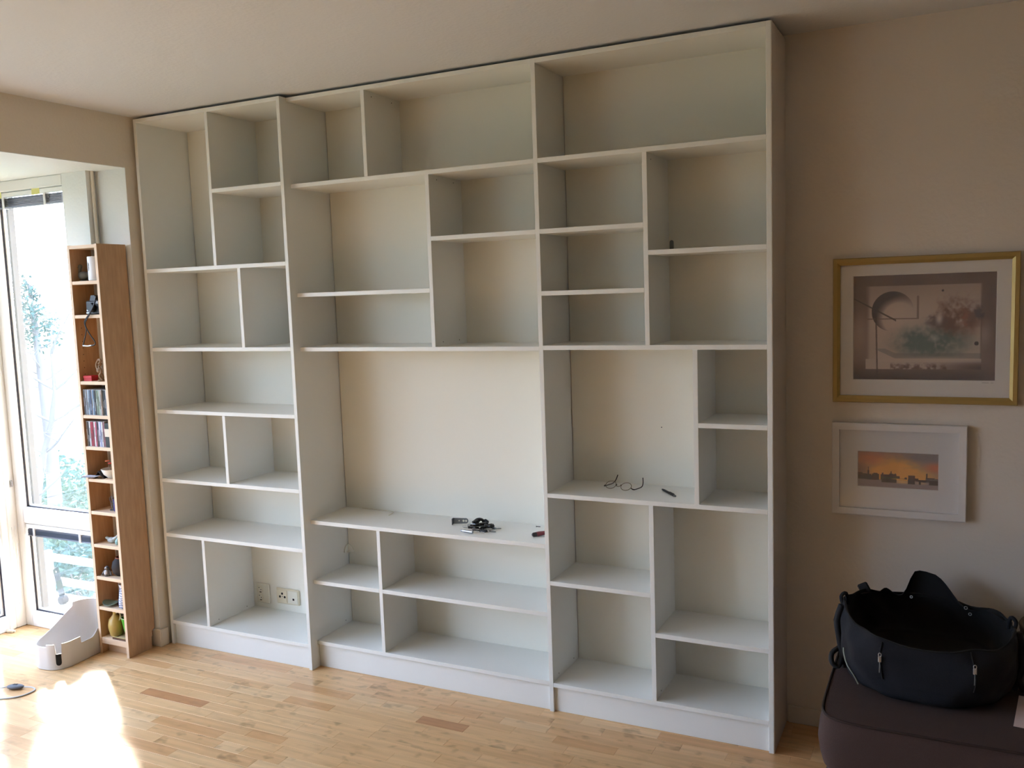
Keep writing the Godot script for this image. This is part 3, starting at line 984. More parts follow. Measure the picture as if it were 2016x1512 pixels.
	obj("ring", s, mat(rgb(190, 150, 80), 0.35, 0.9), o)
	# glass bird and little bottle
	o = thing("glass_bird", "pale grey glass bird figurine with a lifted tail", "figurine", V(-0.16, CELLS[7], 0.226))
	var frost := mat(rgb(178, 182, 176), 0.18)
	frost.refraction_enabled = false
	s = Shape.new()
	s.ball(V(0, 0.015, 0), V(0.026, 0.0148, 0.016))
	s.tube(smooth([V(0.012, 0.018, 0), V(0.03, 0.03, -0.004), V(0.046, 0.05, -0.01)], 4), [0.011, 0.0105, 0.01, 0.009, 0.008, 0.007, 0.006, 0.004, 0.002], 10)
	obj("body", s, frost, o)
	s = Shape.new()
	s.ball(V(-0.032, 0.023, 0), V(0.009, 0.008, 0.008), 12, 8)
	s.tube([V(-0.039, 0.023, 0), V(-0.048, 0.021, 0)], [0.003, 0.0008], 8)
	s.tube([V(-0.018, 0.018, 0), V(-0.03, 0.022, 0)], [0.009, 0.006], 10)
	obj("head", s, frost, o)
	o = thing("glass_bottle", "tiny teal glass bottle with a slim neck right of the glass bird", "bottle", V(-0.098, CELLS[7], 0.236))
	s = Shape.new()
	s.lathe(Vector3.ZERO, [[0.0, 0.0], [0.013, 0.0], [0.0185, 0.008], [0.019, 0.018], [0.013, 0.029], [0.006, 0.035], [0.0052, 0.06], [0.0068, 0.063], [0.004, 0.063], [0.0036, 0.036], [0.0, 0.03]], 22)
	obj("body", s, mat(rgb(122, 158, 150), 0.12), o)
	# dark pot and a small grey penguin
	o = thing("round_pot", "dark round clay pot with a rusty rim in the birch tower", "pot", V(-0.128, CELLS[8], 0.208))
	s = Shape.new()
	s.lathe(Vector3.ZERO, [[0.0, 0.0], [0.024, 0.0], [0.04, 0.016], [0.0465, 0.042], [0.04, 0.07], [0.026, 0.086], [0.024, 0.09], [0.021, 0.088], [0.034, 0.07], [0.04, 0.042], [0.0, 0.012]], 26)
	obj("body", s, mat(rgb(34, 28, 27), 0.75), o)
	s = Shape.new()
	s.lathe(Vector3.ZERO, [[0.022, 0.0855], [0.027, 0.088], [0.025, 0.093], [0.021, 0.091], [0.022, 0.0855]], 26)
	obj("rim", s, mat(rgb(134, 74, 48), 0.6), o)
	o = thing("penguin_figurine", "small grey and white penguin figurine before the dark round pot", "figurine", V(-0.185, CELLS[8], 0.246), 0.3)
	var pg := mat(rgb(110, 106, 106), 0.6)
	s = Shape.new()
	s.lathe(Vector3.ZERO, [[0.0, 0.0], [0.014, 0.0], [0.018, 0.012], [0.0165, 0.024], [0.011, 0.034], [0.0, 0.037]], 18)
	obj("body", s, pg, o)
	s = Shape.new()
	s.ball(V(0, 0.04, 0.002), V(0.0115, 0.0105, 0.0115), 14, 8)
	s.tube([V(0, 0.039, 0.012), V(0, 0.037, 0.02)], [0.003, 0.0008], 8)
	obj("head", s, pg, o)
	s = Shape.new()
	s.ball(V(0, 0.018, 0.0075), V(0.012, 0.016, 0.0115), 14, 8)
	s.ball(V(0, 0.041, 0.0085), V(0.007, 0.0065, 0.006), 10, 6)
	obj("white_front", s, mat(rgb(206, 202, 200), 0.6), o)
	for q in [-1.0, 1.0]:
		s = Shape.new()
		s.tube([V(q * 0.014, 0.026, 0), V(q * 0.021, 0.014, 0.004), V(q * 0.026, 0.003, 0.01)], [0.004, 0.005, 0.001], 8)
		obj("flipper", s, pg, o)
	# blue striped vase and glass leaf dish
	o = thing("striped_vase", "slender white vase with blue wavy stripes in the birch tower", "vase", V(-0.094, CELLS[9], 0.236))
	var prof := [[0.0, 0.0], [0.02, 0.0], [0.0245, 0.006], [0.0255, 0.03], [0.023, 0.06], [0.0175, 0.09], [0.016, 0.102], [0.019, 0.114], [0.022, 0.12], [0.019, 0.12], [0.0145, 0.108], [0.015, 0.09], [0.0, 0.012]]
	s = Shape.new()
	s.lathe(Vector3.ZERO, prof, 26)
	obj("body", s, mat(rgb(214, 218, 228), 0.3), o)
	var blue := mat(rgb(84, 102, 156), 0.35)
	for k in 9:
		var y := 0.008 + 0.0115 * k
		var r := 0.0256 if y < 0.035 else lerpf(0.0256, 0.0165, clampf((y - 0.035) / 0.062, 0, 1))
		s = Shape.new()
		var lp := []
		for i in 28:
			var a := TAU * i / 28
			lp.append(V(cos(a) * r, y + 0.0022 * sin(a * 5 + k), sin(a) * r))
		s.tube(lp, 0.0018, 5, true)
		obj("stripe", s, blue, o)
	o = thing("glass_dish", "flat greenish glass leaf dish left of the striped vase", "dish", V(-0.186, CELLS[9], 0.236), 0.1)
	s = Shape.new()
	var rows := []
	for i in 9:
		var u := i / 8.0
		var line := PackedVector3Array()
		for j in 24:
			var a := TAU * j / 24
			var rr := (0.044 if absf(cos(a)) > 0.2 else 0.04) * u
			line.append(V(cos(a) * rr * 1.05, 0.0015 + 0.014 * u * u + 0.006 * u * u * cos(2 * a), sin(a) * rr * 0.82))
		rows.append(line)
	for i in 9:
		var u := 1.0 - i / 8.0
		var line := PackedVector3Array()
		for j in 24:
			line.append(rows[8 - i][j] + V(0, 0.002, 0))
		rows.append(line)
	rows.reverse()
	s.grid(rows)
	obj("dish", s, mat(rgb(132, 152, 136), 0.1), o)
	# bottom cell: yellow jug, green mug, wooden tray
	o = thing("jug", "mustard yellow stoneware jug with a narrow neck in the lowest tower cell", "jug", V(-0.187, CELLS[10], 0.222))
	s = Shape.new()
	s.lathe(Vector3.ZERO, [[0.0, 0.0], [0.024, 0.0], [0.028, 0.006], [0.0345, 0.04], [0.035, 0.06], [0.029, 0.085], [0.014, 0.103], [0.0095, 0.11], [0.0095, 0.12], [0.0135, 0.127], [0.012, 0.13], [0.0075, 0.128], [0.006, 0.112], [0.0, 0.1]], 28)
	obj("body", s, mat(rgb(196, 164, 92), 0.32), o)
	s = Shape.new()
	s.tube(smooth([V(0.01, 0.116, 0.0), V(0.03, 0.124, 0.002), V(0.042, 0.112, 0.002), V(0.036, 0.09, 0.001), V(0.028, 0.082, 0)], 4), 0.0035, 8)
	obj("handle", s, mat(rgb(200, 182, 140), 0.32), o)
	o = thing("green_mug", "bright green flared cup in the lowest tower cell", "cup", V(-0.1, CELLS[10], 0.214))
	s = Shape.new()
	s.lathe(Vector3.ZERO, [[0.0, 0.0], [0.02, 0.0], [0.022, 0.006], [0.019, 0.014], [0.026, 0.045], [0.0345, 0.098], [0.036, 0.103], [0.033, 0.102], [0.024, 0.05], [0.0, 0.02]], 28)
	obj("body", s, mat(rgb(78, 168, 52), 0.3), o)
	s = Shape.new()
	s.lathe(Vector3.ZERO, [[0.033, 0.1005], [0.0365, 0.1015], [0.036, 0.1045], [0.032, 0.1035], [0.033, 0.1005]], 28)
	obj("rim", s, mat(rgb(196, 214, 178), 0.3), o)
	o = thing("small_tray", "flat brown wooden tray leaning out before the green cup", "tray", V(-0.115, CELLS[10], 0.258))
	obj("base", box(V(-0.044, 0.0, -0.012), V(0.05, 0.004, 0.012), 0.001), mat(rgb(92, 64, 42), 0.5), o)
	obj("front_edge", box(V(-0.044, 0.004, 0.008), V(0.05, 0.0125, 0.012), 0.0008), mat(rgb(96, 66, 42), 0.5), o)
	obj("brass_line", box(V(-0.044, 0.0126, 0.0075), V(0.05, 0.0145, 0.0125), 0.0004), mat(rgb(196, 172, 112), 0.4, 0.5), o)

func cds(colors: Array, names: Array, y: float, which: String, x: float) -> void:
	var ord := ["leftmost", "second", "third", "fourth", "fifth", "sixth", "seventh", "eighth", "ninth", "tenth", "eleventh", "twelfth", "thirteenth", "fourteenth", "rightmost"]
	for k in colors.size():
		var w := 0.0107
		var c: Array = colors[k]
		var back := rng.randf_range(0.0, 0.006)
		var place: String = ord[k] if k < 14 else "rightmost"
		if k == colors.size() - 1:
			place = "rightmost"
		var lab := "disc case with %s spine, %s in the %s tower row" % [names[k], place if place.ends_with("most") else place + " from the left", which]
		var o := thing("cd_case", lab, "disc case", V(x, y, TZ1 - 0.008 - back), 0.0, "disc cases in the %s row of the birch tower" % which)
		var col := rgb(c[0], c[1], c[2])
		obj("case", box(V(0.0004, 0, -0.115), V(w - 0.0004, 0.124, -0.0006), 0.0006), mat(rgb(190, 194, 200), 0.2), o)
		var sp := box(V(0.0012, 0.002, -0.0006), V(w - 0.0012, 0.122, 0.0004))
		obj("spine", sp, mat(col, 0.35), o)
		var pr := Shape.new()      # a printed title block
		var y0 := 0.02 + rng.randf() * 0.03
		pr.box(V(0.0032, y0, 0.0004), V(w - 0.0032, y0 + rng.randf_range(0.03, 0.06), 0.0006))
		obj("title", pr, mat(col.lightened(0.45) if col.v < 0.55 else col.darkened(0.4), 0.4), o)
		x += w

func smooth(pts: Array, per: int) -> Array:
	# Catmull-Rom through the points
	var out := []
	for i in pts.size() - 1:
		var p0: Vector3 = pts[maxi(i - 1, 0)]
		var p1: Vector3 = pts[i]
		var p2: Vector3 = pts[i + 1]
		var p3: Vector3 = pts[mini(i + 2, pts.size() - 1)]
		for k in per:
			var t := float(k) / per
			out.append(p1.cubic_interpolate(p2, p0, p3, t))
	out.append(pts[-1])
	return out


# ------------------------------------------------------------------ pictures on the wall
func soft(x: float, y: float, cx: float, cy: float, rx: float, ry: float) -> float:
	var d := Vector2((x - cx) / rx, (y - cy) / ry).length()
	return clampf(1.0 - smoothstep(0.0, 1.0, d), 0.0, 1.0)

func abstract_print() -> ImageTexture:
	var w := 620
	var h := 500
	var n := FastNoiseLite.new(); n.seed = 4; n.frequency = 0.009; n.fractal_octaves = 5
	var f := FastNoiseLite.new(); f.seed = 9; f.frequency = 0.03; f.fractal_octaves = 5
	var im := Image.create(w, h, false, Image.FORMAT_RGB8)
	for py in h:
		for px in w:
			var u := float(px) / w
			var v := float(py) / h
			var q := n.get_noise_2d(px, py)
			var g := f.get_noise_2d(px, py)
			var c := rgb(150, 126, 114).lerp(rgb(112, 90, 82), clampf(1.0 - v * 1.3, 0, 1))
			c = c.lerp(rgb(176, 150, 136), soft(u, v, 0.03, 0.55, 0.14, 0.35))
			c = c.lerp(rgb(66, 48, 44), smoothstep(0.8, 1.02, v) * 0.9)
			c = c.lerp(rgb(108, 84, 80), smoothstep(0.86, 1.0, u) * 0.7)
			# inner sheet
			if u > 0.09 and u < 0.905 and v > 0.10 and v < 0.90:
				var pale := rgb(206, 184, 168).lerp(rgb(222, 200, 186), soft(u, v, 0.3, 0.45, 0.3, 0.4))
				var k := smoothstep(0.09, 0.13, u) * (1.0 - smoothstep(0.89, 0.905, u))
				c = c.lerp(pale, 0.92 * k)
				c = c.lerp(rgb(150, 128, 116), (1.0 - smoothstep(0.1, 0.34, v)) * 0.45)
				# dark bar under the sheet, fading to the left
				if v > 0.80:
					c = rgb(206, 186, 172).lerp(rgb(74, 50, 44), smoothstep(0.45, 1.0, u) * smoothstep(0.80, 0.88, v))
			elif u > 0.9 and u < 0.99 and v > 0.42 and v < 0.72:
				c = c.lerp(rgb(190, 168, 158), 0.6 * soft(u, v, 0.92, 0.56, 0.08, 0.2))
			# teal mist and the brown burst above it
			var teal := soft(u, v + q * 0.05, 0.56, 0.64, 0.4, 0.24) * 1.6 * clampf(0.8 + 0.45 * g + 0.5 * q, 0, 1)
			if v < 0.78:
				c = c.lerp(rgb(92, 112, 108), clampf(teal, 0, 0.95))
			var burst := soft(u + q * 0.06, v + g * 0.05, 0.76, 0.41, 0.24, 0.24) * 1.75 * clampf(0.7 + 1.1 * q + 0.35 * g, 0, 1)
			c = c.lerp(rgb(112, 74, 62), clampf(burst, 0, 0.95))
			c = c.lerp(rgb(162, 96, 76), clampf(soft(u, v, 0.79, 0.42, 0.05, 0.14) * (0.5 + 1.4 * g), 0, 0.8))
			c = c.lerp(rgb(70, 52, 56), clampf(soft(u + g * 0.03, v, 0.885, 0.37, 0.045, 0.09) * 1.3, 0, 0.85))
			c = c.lerp(rgb(98, 82, 88), clampf(soft(u + q * 0.05, v + g * 0.04, 0.6, 0.46, 0.12, 0.1) * (0.9 + 0.9 * g), 0, 0.8))
			c = c.lerp(rgb(228, 208, 196), soft(u, v, 0.615, 0.42, 0.04, 0.09) * 0.9)
			c = c.lerp(rgb(214, 198, 190), soft(u, v, 0.585, 0.6, 0.05, 0.06) * 0.55)
			# sickle of a large disc
			var d := Vector2((u - 0.285) * 1.26, v - 0.345).length()
			var d2 := Vector2((u - 0.335) * 1.26, v - 0.415).length()
			if d < 0.192 and d2 > 0.15:
				c = c.lerp(rgb(62, 46, 50), clampf((d2 - 0.15) / 0.075, 0, 1) * clampf(1.15 - maxf(0.0, u - 0.24) * 4.2, 0, 1))
			# slanting cut of the lower sheet and its dark floor
			if u > 0.16 and u < 0.905 and v > 0.70 and v < 0.9:
				var edge := lerpf(0.71, 0.795, clampf((u - 0.165) / 0.14, 0, 1))
				if v > edge and v < 0.83:
					c = c.lerp(rgb(214, 192, 178), 0.75 * (1.0 - smoothstep(0.5, 0.95, u) * 0.7))
				elif v <= edge and v > edge - 0.05:
					c = c.lerp(rgb(92, 98, 94), 0.35)
			# fine window outline, slanting and upright needles, landscape smudge
			if absf(v - 0.415) < 0.007 and u > 0.1 and u < 0.47 or absf(u - 0.465) < 0.008 and v > 0.2 and v < 0.42:
				c = c.lerp(rgb(120, 98, 90), 0.7)
			var line := 0.215 + (u - 0.0) * 0.70
			if absf(v - line) < 0.007 + 0.006 * u and u < 0.31:
				c = c.lerp(rgb(70, 54, 52), 0.8)
			if absf(u - (0.165 + 0.02 * (v - 0.4))) < 0.006 and v > 0.34 and v < 0.99:
				c = c.lerp(rgb(74, 54, 50), 0.7)
			if v > 0.83 and v < 0.9 and u > 0.27 and u < 0.68:
				c = c.lerp(rgb(92, 62, 54), clampf((0.5 + 1.6 * g) * smoothstep(0.82, 0.895, v), 0, 0.85))
			for k in [[0.637, 0.158, 0.0105], [0.872, 0.655, 0.019]]:
				if Vector2((u - k[0]) * 1.26, v - k[1]).length() < k[2]:
					c = rgb(58, 48, 54)
			im.set_pixel(px, py, c)
	return ImageTexture.create_from_image(im)

func sunset_print() -> ImageTexture:
	var w := 512
	var h := 236
	var n := FastNoiseLite.new(); n.seed = 14; n.frequency = 0.012; n.fractal_octaves = 4
	var im := Image.create(w, h, false, Image.FORMAT_RGB8)
	# roof line of a generic waterside town: x -> height above the water in parts of the picture
	var sky_line := PackedFloat32Array()
	sky_line.resize(w)
	var blocks := [[0.0, 0.06, 0.20], [0.06, 0.11, 0.17], [0.11, 0.17, 0.16], [0.122, 0.146, 0.27], [0.13, 0.138, 0.37], [0.17, 0.2, 0.13], [0.18, 0.27, 0.175], [0.20, 0.25, 0.2], [0.29, 0.42, 0.17], [0.305, 0.325, 0.215], [0.40, 0.445, 0.2], [0.415, 0.428, 0.265], [0.445, 0.49, 0.19], [0.47, 0.48, 0.21], [0.49, 0.53, 0.14], [0.53, 0.6, 0.07], [0.59, 0.62, 0.11], [0.635, 0.72, 0.175], [0.72, 0.76, 0.1], [0.76, 0.85, 0.06], [0.85, 0.96, 0.13], [0.855, 0.873, 0.25], [0.96, 1.0, 0.11]]
	for b in blocks:
		for px in range(int(b[0] * w), int(b[1] * w)):
			sky_line[px] = maxf(sky_line[px], b[2] + 0.006 * sin(px * 0.7))
	var shore := 0.80
	for py in h:
		for px in w:
			var u := float(px) / w
			var v := float(py) / h
			var wob := n.get_noise_2d(px, py * 2.0)
			var glow := soft(u, v, 0.52, 0.62, 0.75, 0.75)
			var c := rgb(176, 138, 122).lerp(rgb(250, 182, 92), clampf(glow * 1.6 + wob * 0.25, 0, 1))
			var grey := clampf((u - v * 0.55 - 0.36) * 3.0 + wob * 0.6, 0, 1) * clampf(1.2 - v * 1.6, 0, 1)
			c = c.lerp(rgb(150, 138, 138), grey)
			c = c.lerp(rgb(236, 120, 72), soft(u, v, 0.96, 0.38, 0.2, 0.22) * 0.75)
			c = c.lerp(rgb(232, 132, 78), soft(u, v, 0.16, 0.18, 0.3, 0.3) * 0.6)
			c = c.lerp(rgb(140, 112, 104), soft(u, v, 0.0, 0.5, 0.22, 0.3) * 0.6)
			if v > shore - 0.02:
				var refl := rgb(250, 196, 128)
				c = rgb(160, 142, 140).lerp(refl, soft(u, v, 0.56, 0.82, 0.18, 0.09) + 0.5 * soft(u, v, 0.8, 0.83, 0.12, 0.06))
				c = c.lightened(0.03 * sin(py * 1.9 + wob * 12.0))
			var low := shore + 0.035 * sin(u * 9.0) - 0.03
			var top := shore - sky_line[px]
			if v > top and v < low:
				c = rgb(70, 52, 46).lerp(rgb(104, 62, 46), clampf((0.5 + wob) * 0.8, 0, 1))
				if v > shore - 0.11 and u > 0.29 and u < 0.5:
					c = rgb(78, 78, 54)
				if u > 0.85 and v > shore - 0.1:
					c = rgb(112, 104, 104)
			# bridge with openings on the right, and the block standing in the water
			if u > 0.72 and u < 1.0 and v > shore - 0.06 and v < shore - 0.03:
				c = rgb(58, 46, 44)
			if (u > 0.63 and u < 0.715 or u > 0.765 and u < 0.79 or u > 0.89) and v > shore - 0.06 and v < shore + 0.07:
				c = rgb(62, 48, 44)
			if u > 0.30 and u < 0.49 and v > shore - 0.05 and v < shore + 0.06:
				c = rgb(72, 62, 50)
			if u < 0.18 and v > shore - 0.12 and v < shore - 0.01:
				c = rgb(64, 56, 56)
			im.set_pixel(px, py, c)
	return ImageTexture.create_from_image(im)

# frame in local x (right), y (up), z (out of the wall), origin at its lower left corner
func picture(o: Node3D, w: float, h: float, bar: float, depth: float, m: Material, bevel: float, mount: Material, art: Rect2, tex: Texture2D) -> void:
	# four mitred bars, each its own piece
	var c := [Vector2(0, 0), Vector2(w, 0), Vector2(w, h), Vector2(0, h)]
	var i := [Vector2(bar, bar), Vector2(w - bar, bar), Vector2(w - bar, h - bar), Vector2(bar, h - bar)]
	for k in 4:
		var j := (k + 1) % 4
		var s := Shape.new()
		var prof := [[0.0, 0.0], [0.0, depth - bevel], [0.12, depth], [0.62, depth - 0.001], [1.0, depth - bevel * 0.9], [1.0, 0.004]]
		for q in prof.size() - 1:
			var p := []
			for e in [[k, prof[q]], [j, prof[q]], [j, prof[q + 1]], [k, prof[q + 1]]]:
				var at: Vector2 = c[e[0]].lerp(i[e[0]], e[1][0])
				p.append(V(at.x, at.y, e[1][1]))
			var along: Vector2 = (c[j] - c[k]).normalized()
			var inn := V(-along.y, along.x, 0)
			var dz: float = prof[q + 1][1] - prof[q][1]
			var dx: float = (prof[q + 1][0] - prof[q][0]) * bar
			s.quad(p[0], p[1], p[2], p[3], V(0, 0, dx) - inn * dz)
		obj("frame_bar", s, m, o)
	# bevelled mount with the print set behind it
	var z := depth * 0.45
	var s := Shape.new()
	var a := art
	var n := Vector3.BACK
	s.quad(V(bar, bar, z), V(w - bar, bar, z), V(w - bar, a.position.y, z), V(bar, a.position.y, z), n)
	s.quad(V(bar, a.end.y, z), V(w - bar, a.end.y, z), V(w - bar, h - bar, z), V(bar, h - bar, z), n)
	s.quad(V(bar, a.position.y, z), V(a.position.x, a.position.y, z), V(a.position.x, a.end.y, z), V(bar, a.end.y, z), n)
	s.quad(V(a.end.x, a.position.y, z), V(w - bar, a.position.y, z), V(w - bar, a.end.y, z), V(a.end.x, a.end.y, z), n)
	var b := 0.002
	var oo := [V(a.position.x, a.position.y, z), V(a.end.x, a.position.y, z), V(a.end.x, a.end.y, z), V(a.position.x, a.end.y, z)]
	var ii := [V(a.position.x + b, a.position.y + b, z - b), V(a.end.x - b, a.position.y + b, z - b), V(a.end.x - b, a.end.y - b, z - b), V(a.position.x + b, a.end.y - b, z - b)]
	for k in 4:
		s.quad(oo[k], oo[(k + 1) % 4], ii[(k + 1) % 4], ii[k], n)
	obj("mount", s, mount, o)
	s = Shape.new()
	s.quad_uv(ii[0], ii[1], ii[2], ii[3], n)
	var pm := mat(Color.WHITE, 0.8)
	pm.albedo_texture = tex
	obj("print", s, pm, o)
	obj("backing", box(V(0.004, 0.004, 0.0), V(w - 0.004, h - 0.004, 0.003)), mat(rgb(120, 96, 70), 0.9), o)
	obj("glass", box(V(bar - 0.001, bar - 0.001, z + 0.002), V(w - bar + 0.001, h - bar + 0.001, z + 0.0035)), M.pane, o)

func build_pictures() -> void:
	var o := thing("framed_picture", "large gold-framed abstract print in browns and teal, upper picture on the wall", "picture", V(3.164, 1.282, -0.28))
	picture(o, 0.6, 0.526, 0.0255, 0.028, M.gold, 0.008, M.mount, Rect2(0.069, 0.083, 0.463, 0.379), abstract_print())
	# pencil signature under the print
	var s := Shape.new()
	s.box(V(0.49, 0.0765, 0.0127), V(0.512, 0.0775, 0.0129))
	s.box(V(0.517, 0.0765, 0.0127), V(0.527, 0.0775, 0.0129))
	obj("signature", s, mat(rgb(96, 88, 84), 0.9), o)
	o = thing("framed_picture", "smaller white-framed photograph of a town across the water at sunset, hung under the gold frame", "picture", V(3.163, 0.862, -0.28))
	picture(o, 0.45, 0.344, 0.0255, 0.03, mat(rgb(228, 224, 222), 0.5), 0.0015, mat(rgb(226, 224, 224), 0.9), Rect2(0.088, 0.105, 0.273, 0.134), sunset_print())


# ------------------------------------------------------------------ ottoman, bag, paper, basket
func cushion(lo: Vector3, hi: Vector3, r: float, puff: float) -> Shape:
	# rounded block with bulging sides and a domed top
	var s := Shape.new()
	var rows := []
	var c := (lo + hi) * 0.5
	var hx := (hi.x - lo.x) * 0.5
	var hz := (hi.z - lo.z) * 0.5
	var hy := hi.y - lo.y
	var prof := [[-0.9, 0.0], [-0.35, 0.0], [-0.09, 0.0], [0.0, 0.012], [0.35, 0.25], [0.55, 0.5], [0.4, 0.75], [0.12, 0.92], [-0.06, 0.985], [-0.3, 1.0], [-0.9, 1.01], [-2.5, 1.02]]
	for p in prof:
		var grow: float = puff * p[0] if p[0] > 0 else r * 1.4 * p[0]
		var line := PackedVector3Array()
		for j in 64:
			var a := TAU * (j + 0.5) / 64
			var ex := hx + grow
			var ez := hz + grow
			var k := 0.16 if p[0] > -0.5 else 0.2
			line.append(V(c.x + ex * signf(cos(a)) * pow(absf(cos(a)), k), lo.y + hy * p[1], c.z + ez * signf(sin(a)) * pow(absf(sin(a)), k)))
		rows.append(line)
	var mid := PackedVector3Array()
	for j in 64:
		mid.append(V(c.x, lo.y + hy * 1.02, c.z))
	rows.append(mid)
	s.grid(rows)
	return s

func build_ottoman_and_bag() -> void:
	var x0 := 3.222
	var x1 := 4.35
	var z0 := -0.19
	var z1 := 0.575
	var o := thing("ottoman", "dark brown fabric ottoman with a piped seat cushion under the navy bag", "ottoman", V((x0 + x1) / 2, 0, (z0 + z1) / 2))
	var w := (x1 - x0) / 2
	var d := (z1 - z0) / 2
	var b := box(V(-w + 0.012, 0.03, -d + 0.012), V(w - 0.012, 0.285, d - 0.012), 0.03)
	obj("base", b, M.fabric, o)
	for k in [[-1, -1], [1, -1], [1, 1], [-1, 1]]:
		obj("leg", box(V(k[0] * (w - 0.08) - 0.025, 0, k[1] * (d - 0.08) - 0.025), V(k[0] * (w - 0.08) + 0.025, 0.03, k[1] * (d - 0.08) + 0.025), 0.003), M.hole, o)
	obj("cushion", cushion(V(-w, 0.285, -d), V(w, 0.445, d), 0.02, 0.024), M.fabric, o)
	var s := Shape.new()
	var lp := []
	for j in 96:
		var a := TAU * j / 96
		lp.append(V((w + 0.001) * signf(cos(a)) * pow(absf(cos(a)), 0.18), 0.4435, (d + 0.001) * signf(sin(a)) * pow(absf(sin(a)), 0.18)))
	s.tube(lp, 0.0042, 8, true)
	obj("piping", s, M.piping, o)
	build_bag()
	var pp := Shape.new()
	pp.box(V(-0.07, 0.0, -0.11), V(0.14, 0.0012, 0.11))
	var paper := obj("paper_sheet", pp, mat(rgb(226, 206, 204), 0.8))
	paper.position = V(3.815, 0.4492, 0.325)
	paper.rotation.y = -0.12
	tag(paper, "pale sheet of paper lying on the ottoman right of the bag", "paper")
	# woven basket at the edge of the frame
	var bk := thing("woven_basket", "brown woven basket at the right edge behind the navy bag", "basket", V(3.916, 0.4487, -0.1))
	var wm := mat(rgb(96, 78, 56), 0.85)
	for row in 9:
		var rr := 0.118 + 0.0022 * row
		s = Shape.new()
		lp = []
		for j in 60:
			var a := TAU * j / 60
			lp.append(V(cos(a) * (rr + 0.004 * sin(j * 1.5707 * 2 + PI * row)), 0.012 + 0.0135 * row, sin(a) * (rr + 0.004 * sin(j * 1.5707 * 2 + PI * row))))
		s.tube(lp, 0.0075, 6, true)
		obj("weave_row", s, wm, bk)
	s = Shape.new()
	s.lathe(Vector3.ZERO, [[0.0, 0.0], [0.112, 0.0], [0.13, 0.12], [0.127, 0.12], [0.108, 0.006], [0.0, 0.006]], 30)
	obj("body", s, mat(rgb(70, 58, 44), 0.9), bk)

func bag_r(a: float, f: float) -> Vector2:
	# superellipse outline of the bag at a height f (0 bottom .. 1 rim)
	var k := 0.72
	var ax := lerpf(0.235, 0.262, smoothstep(0.0, 0.5, f)) - 0.012 * smoothstep(0.75, 1.0, f)
	var az := lerpf(0.298, 0.308, smoothstep(0.0, 0.45, f)) - 0.02 * smoothstep(0.7, 1.0, f)
	var fold := 1.0 + 0.016 * sin(a * 5.0 + f * 5.0) + 0.011 * sin(a * 11.0 - f * 8.0) + 0.006 * sin(a * 17.0 + f * 11.0)
	return Vector2(ax * signf(cos(a)) * pow(absf(cos(a)), k), az * signf(sin(a)) * pow(absf(sin(a)), k)) * fold

func bag_h(a: float) -> float:
	# height of the rim: front sags in the middle, ends and back stand up (angle from x towards z; z is the front)
	var s := sin(a)
	var c := cos(a)
	var front := 0.178 + 0.02 * c * c - 0.012 * c
	var back := 0.152 - 0.018 * c
	return lerpf(back, front, smoothstep(-0.5, 0.5, s)) + 0.02 * pow(absf(c), 4.0) + 0.006 * sin(a * 7.0)

